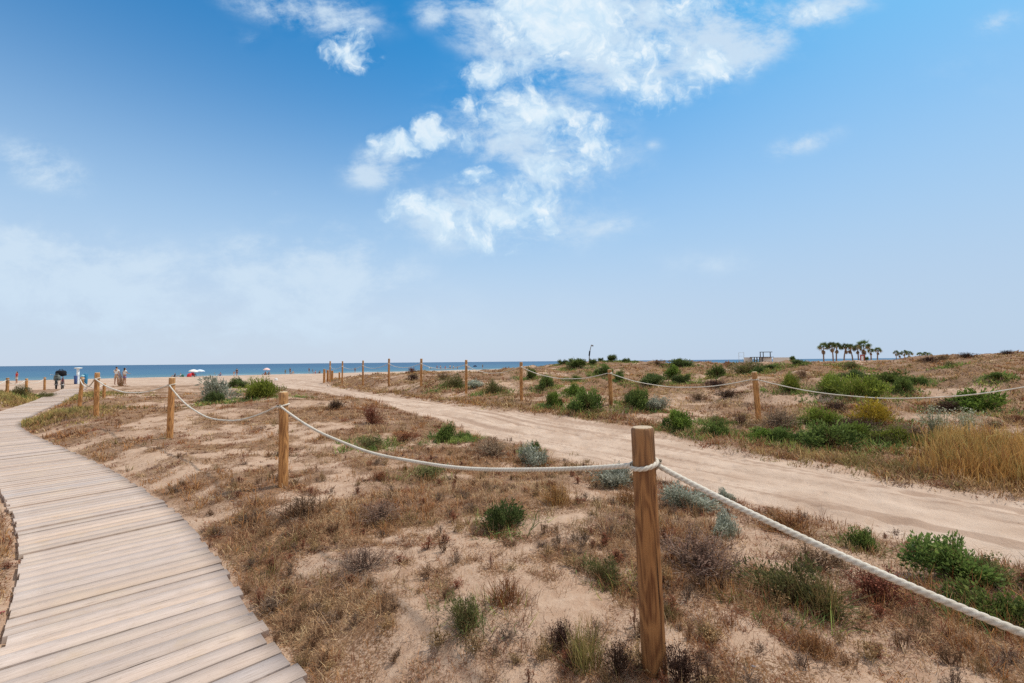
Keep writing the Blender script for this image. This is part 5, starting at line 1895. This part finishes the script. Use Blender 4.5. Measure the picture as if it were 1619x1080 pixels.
def blobfield(bl, vec):
    acc = None
    for (px, py, rx, ry, ang, amp) in bl:
        u, v = UVp(px, py)
        m = t.mapping(vec, (u, v, 0), (0, 0, rad(ang)), (rx / F, ry / F, 1), 'TEXTURE')
        q = t.math('MULTIPLY_ADD', t.vmath('LENGTH', m), -amp, amp)
        acc = t.math('MAXIMUM', q, acc if acc is not None else 0.0)
    return acc


warp = t.new('ShaderNodeTexNoise', noise_dimensions='2D'); warp.inputs['Scale'].default_value = 9; warp.inputs['Detail'].default_value = 4
t.l.new(uv, warp.inputs['Vector'])
wv = t.vmath('MULTIPLY', t.vmath('SUBTRACT', warp.outputs['Color'], (.5, .5, .5)), (.10, .08, 0))
uvw = t.vmath('ADD', uv, wv)
n1 = t.noise(uvw, 13, 10, .66, 0, '2D')
n2 = t.noise(t.mapping(uv, (0, 0, 0), (0, 0, rad(-14)), (4.5, 8.0, 1)), 1.0, 9, .66, .15, '2D')
PUFF = [(880, 10, 170, 120, -20, 1.9), (985, 75, 190, 95, -20, 1.0), (1015, 135, 95, 55, 0, 1.0), (1130, 103, 95, 40, 12, 1.35), (1080, 20, 150, 45, 10, .75), (850, 108, 70, 32, 0, .85),
        (770, 120, 52, 44, -35, 1.1), (742, 168, 46, 22, -20, 1.0), (860, 185, 140, 62, -22, 1.25), (940, 222, 66, 50, -40, 1.1), (735, 218, 30, 18, 0, .9), (795, 190, 70, 45, 0, 1.0),
        (757, 277, 40, 28, 0, 1.15), (868, 270, 75, 40, 10, 1.1), (835, 320, 65, 60, 0, 1.15), (800, 335, 95, 38, 0, .95), (690, 342, 100, 42, -15, 1.3), (760, 378, 95, 34, -5, .85), (852, 350, 46, 34, 0, .95), (905, 272, 34, 30, 0, .95),
        (628, 227, 60, 30, 0, 1.3), (674, 213, 50, 30, 25, 1.3), (550, 82, 66, 36, -8, 1.25), (545, 60, 55, 40, -20, .75), (1297, 18, 75, 24, 15, .85)]
SOFT = [(890, 20, 270, 170, -15, 2.0), (1110, 60, 260, 120, 10, 1.3), (610, 260, 105, 60, 15, 1.2), (480, 15, 200, 60, -12, 1.15), (62, 262, 130, 62, -22, 1.0), (1268, 228, 120, 34, 18, .8), (1280, 20, 170, 50, 12, 1.1), (480, 440, 300, 130, 0, 1.25),
        (90, 430, 440, 120, -8, 1.25), (300, 500, 700, 100, 0, .95), (960, 358, 150, 40, 8, .7), (790, 340, 250, 110, 0, 1.2), (1120, 420, 200, 50, 0, .45), (1530, 120, 170, 80, 0, .35), (690, 20, 70, 50, 0, .9), (850, 220, 240, 150, -20, 1.25), (700, 470, 500, 70, 0, .35), (1032, 229, 40, 22, 0, .5), (8, 243, 50, 30, 0, .6), (1575, 34, 80, 40, 15, .6), (440, 304, 30, 16, 0, .4), (395, 62, 50, 30, -20, .5)]
vo = t.new('ShaderNodeTexVoronoi', voronoi_dimensions='2D', feature='SMOOTH_F1')
w2 = t.new('ShaderNodeTexNoise', noise_dimensions='2D'); w2.inputs['Scale'].default_value = 30; w2.inputs['Detail'].default_value = 5
t.l.new(uv, w2.inputs['Vector'])
t.l.new(t.vmath('ADD', uvw, t.vmath('MULTIPLY', t.vmath('SUBTRACT', w2.outputs['Color'], (.5, .5, .5)), (.03, .03, 0))), vo.inputs['Vector'])
vo.inputs['Scale'].default_value = 17; vo.inputs['Detail'].default_value = 4; vo.inputs['Roughness'].default_value = .6; vo.inputs['Smoothness'].default_value = .35
bil = t.math('SUBTRACT', .42, vo.outputs['Distance'])
mp = blobfield(PUFF, uvw)
msf = blobfield(SOFT, uv)
dens = t.math('MULTIPLY_ADD', t.math('SUBTRACT', n1, .5), 1.75, t.math('MULTIPLY_ADD', bil, 1.0, t.math('MULTIPLY_ADD', mp, 1.4, .34)))
dens = t.math('MULTIPLY', dens, t.ramp(mp, 0.0, .25))
ap = t.ramp(dens, -.1, 1.4)
dso = t.math('MULTIPLY', t.math('MULTIPLY_ADD', t.math('SUBTRACT', n2, .5), 4.2, t.math('MULTIPLY_ADD', t.math('SUBTRACT', n1, .5), 1.0, t.math('MULTIPLY', msf, .95))), t.ramp(msf, 0.0, .8))
as_ = t.math('MULTIPLY', t.ramp(dso, -.1, 1.4), .9)
fill_veil = t.math('MAXIMUM', t.ramp(dy, .12, -.30), t.ramp(dz, .66, .86))  # unseen pale sky behind and overhead, added to whiten the fill light
base = t.mix(t.math('MULTIPLY', t.math('MULTIPLY', fill_veil, t.math('MULTIPLY_ADD', n2, .5, .55)), .92), base, (.80 * K, .775 * K, .74 * K))
fw = t.ramp(dy, .02, .15)
core = t.math('MULTIPLY', t.ramp(dens, .3, 1.3), t.math('MULTIPLY_ADD', bil, .9, .78), clamp=True)
ccol = t.mix(core, (.60 * K, .79 * K, .95 * K), (.90 * K, .965 * K, 1.0 * K))
base = t.mix(t.math('MULTIPLY', as_, fw), base, (.62 * K, .76 * K, .90 * K))
base = t.mix(t.math('MULTIPLY', t.math('MULTIPLY', ap, .93), fw), base, ccol)
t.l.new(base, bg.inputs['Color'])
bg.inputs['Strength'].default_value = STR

sc.view_settings.view_transform = 'Standard'
sc.view_settings.look = 'None'
sc.view_settings.exposure = 0
sc.view_settings.gamma = 1
sc.render.engine = 'CYCLES'
sc.cycles.use_denoising = False
sc.cycles.sample_clamp_indirect = 2.0
sc.cycles.sample_clamp_direct = 4.0
sc.cycles.max_bounces = 5
sc.cycles.diffuse_bounces = 3
sc.cycles.transparent_max_bounces = 6
sc.cycles.caustics_reflective = False
sc.cycles.caustics_refractive = False
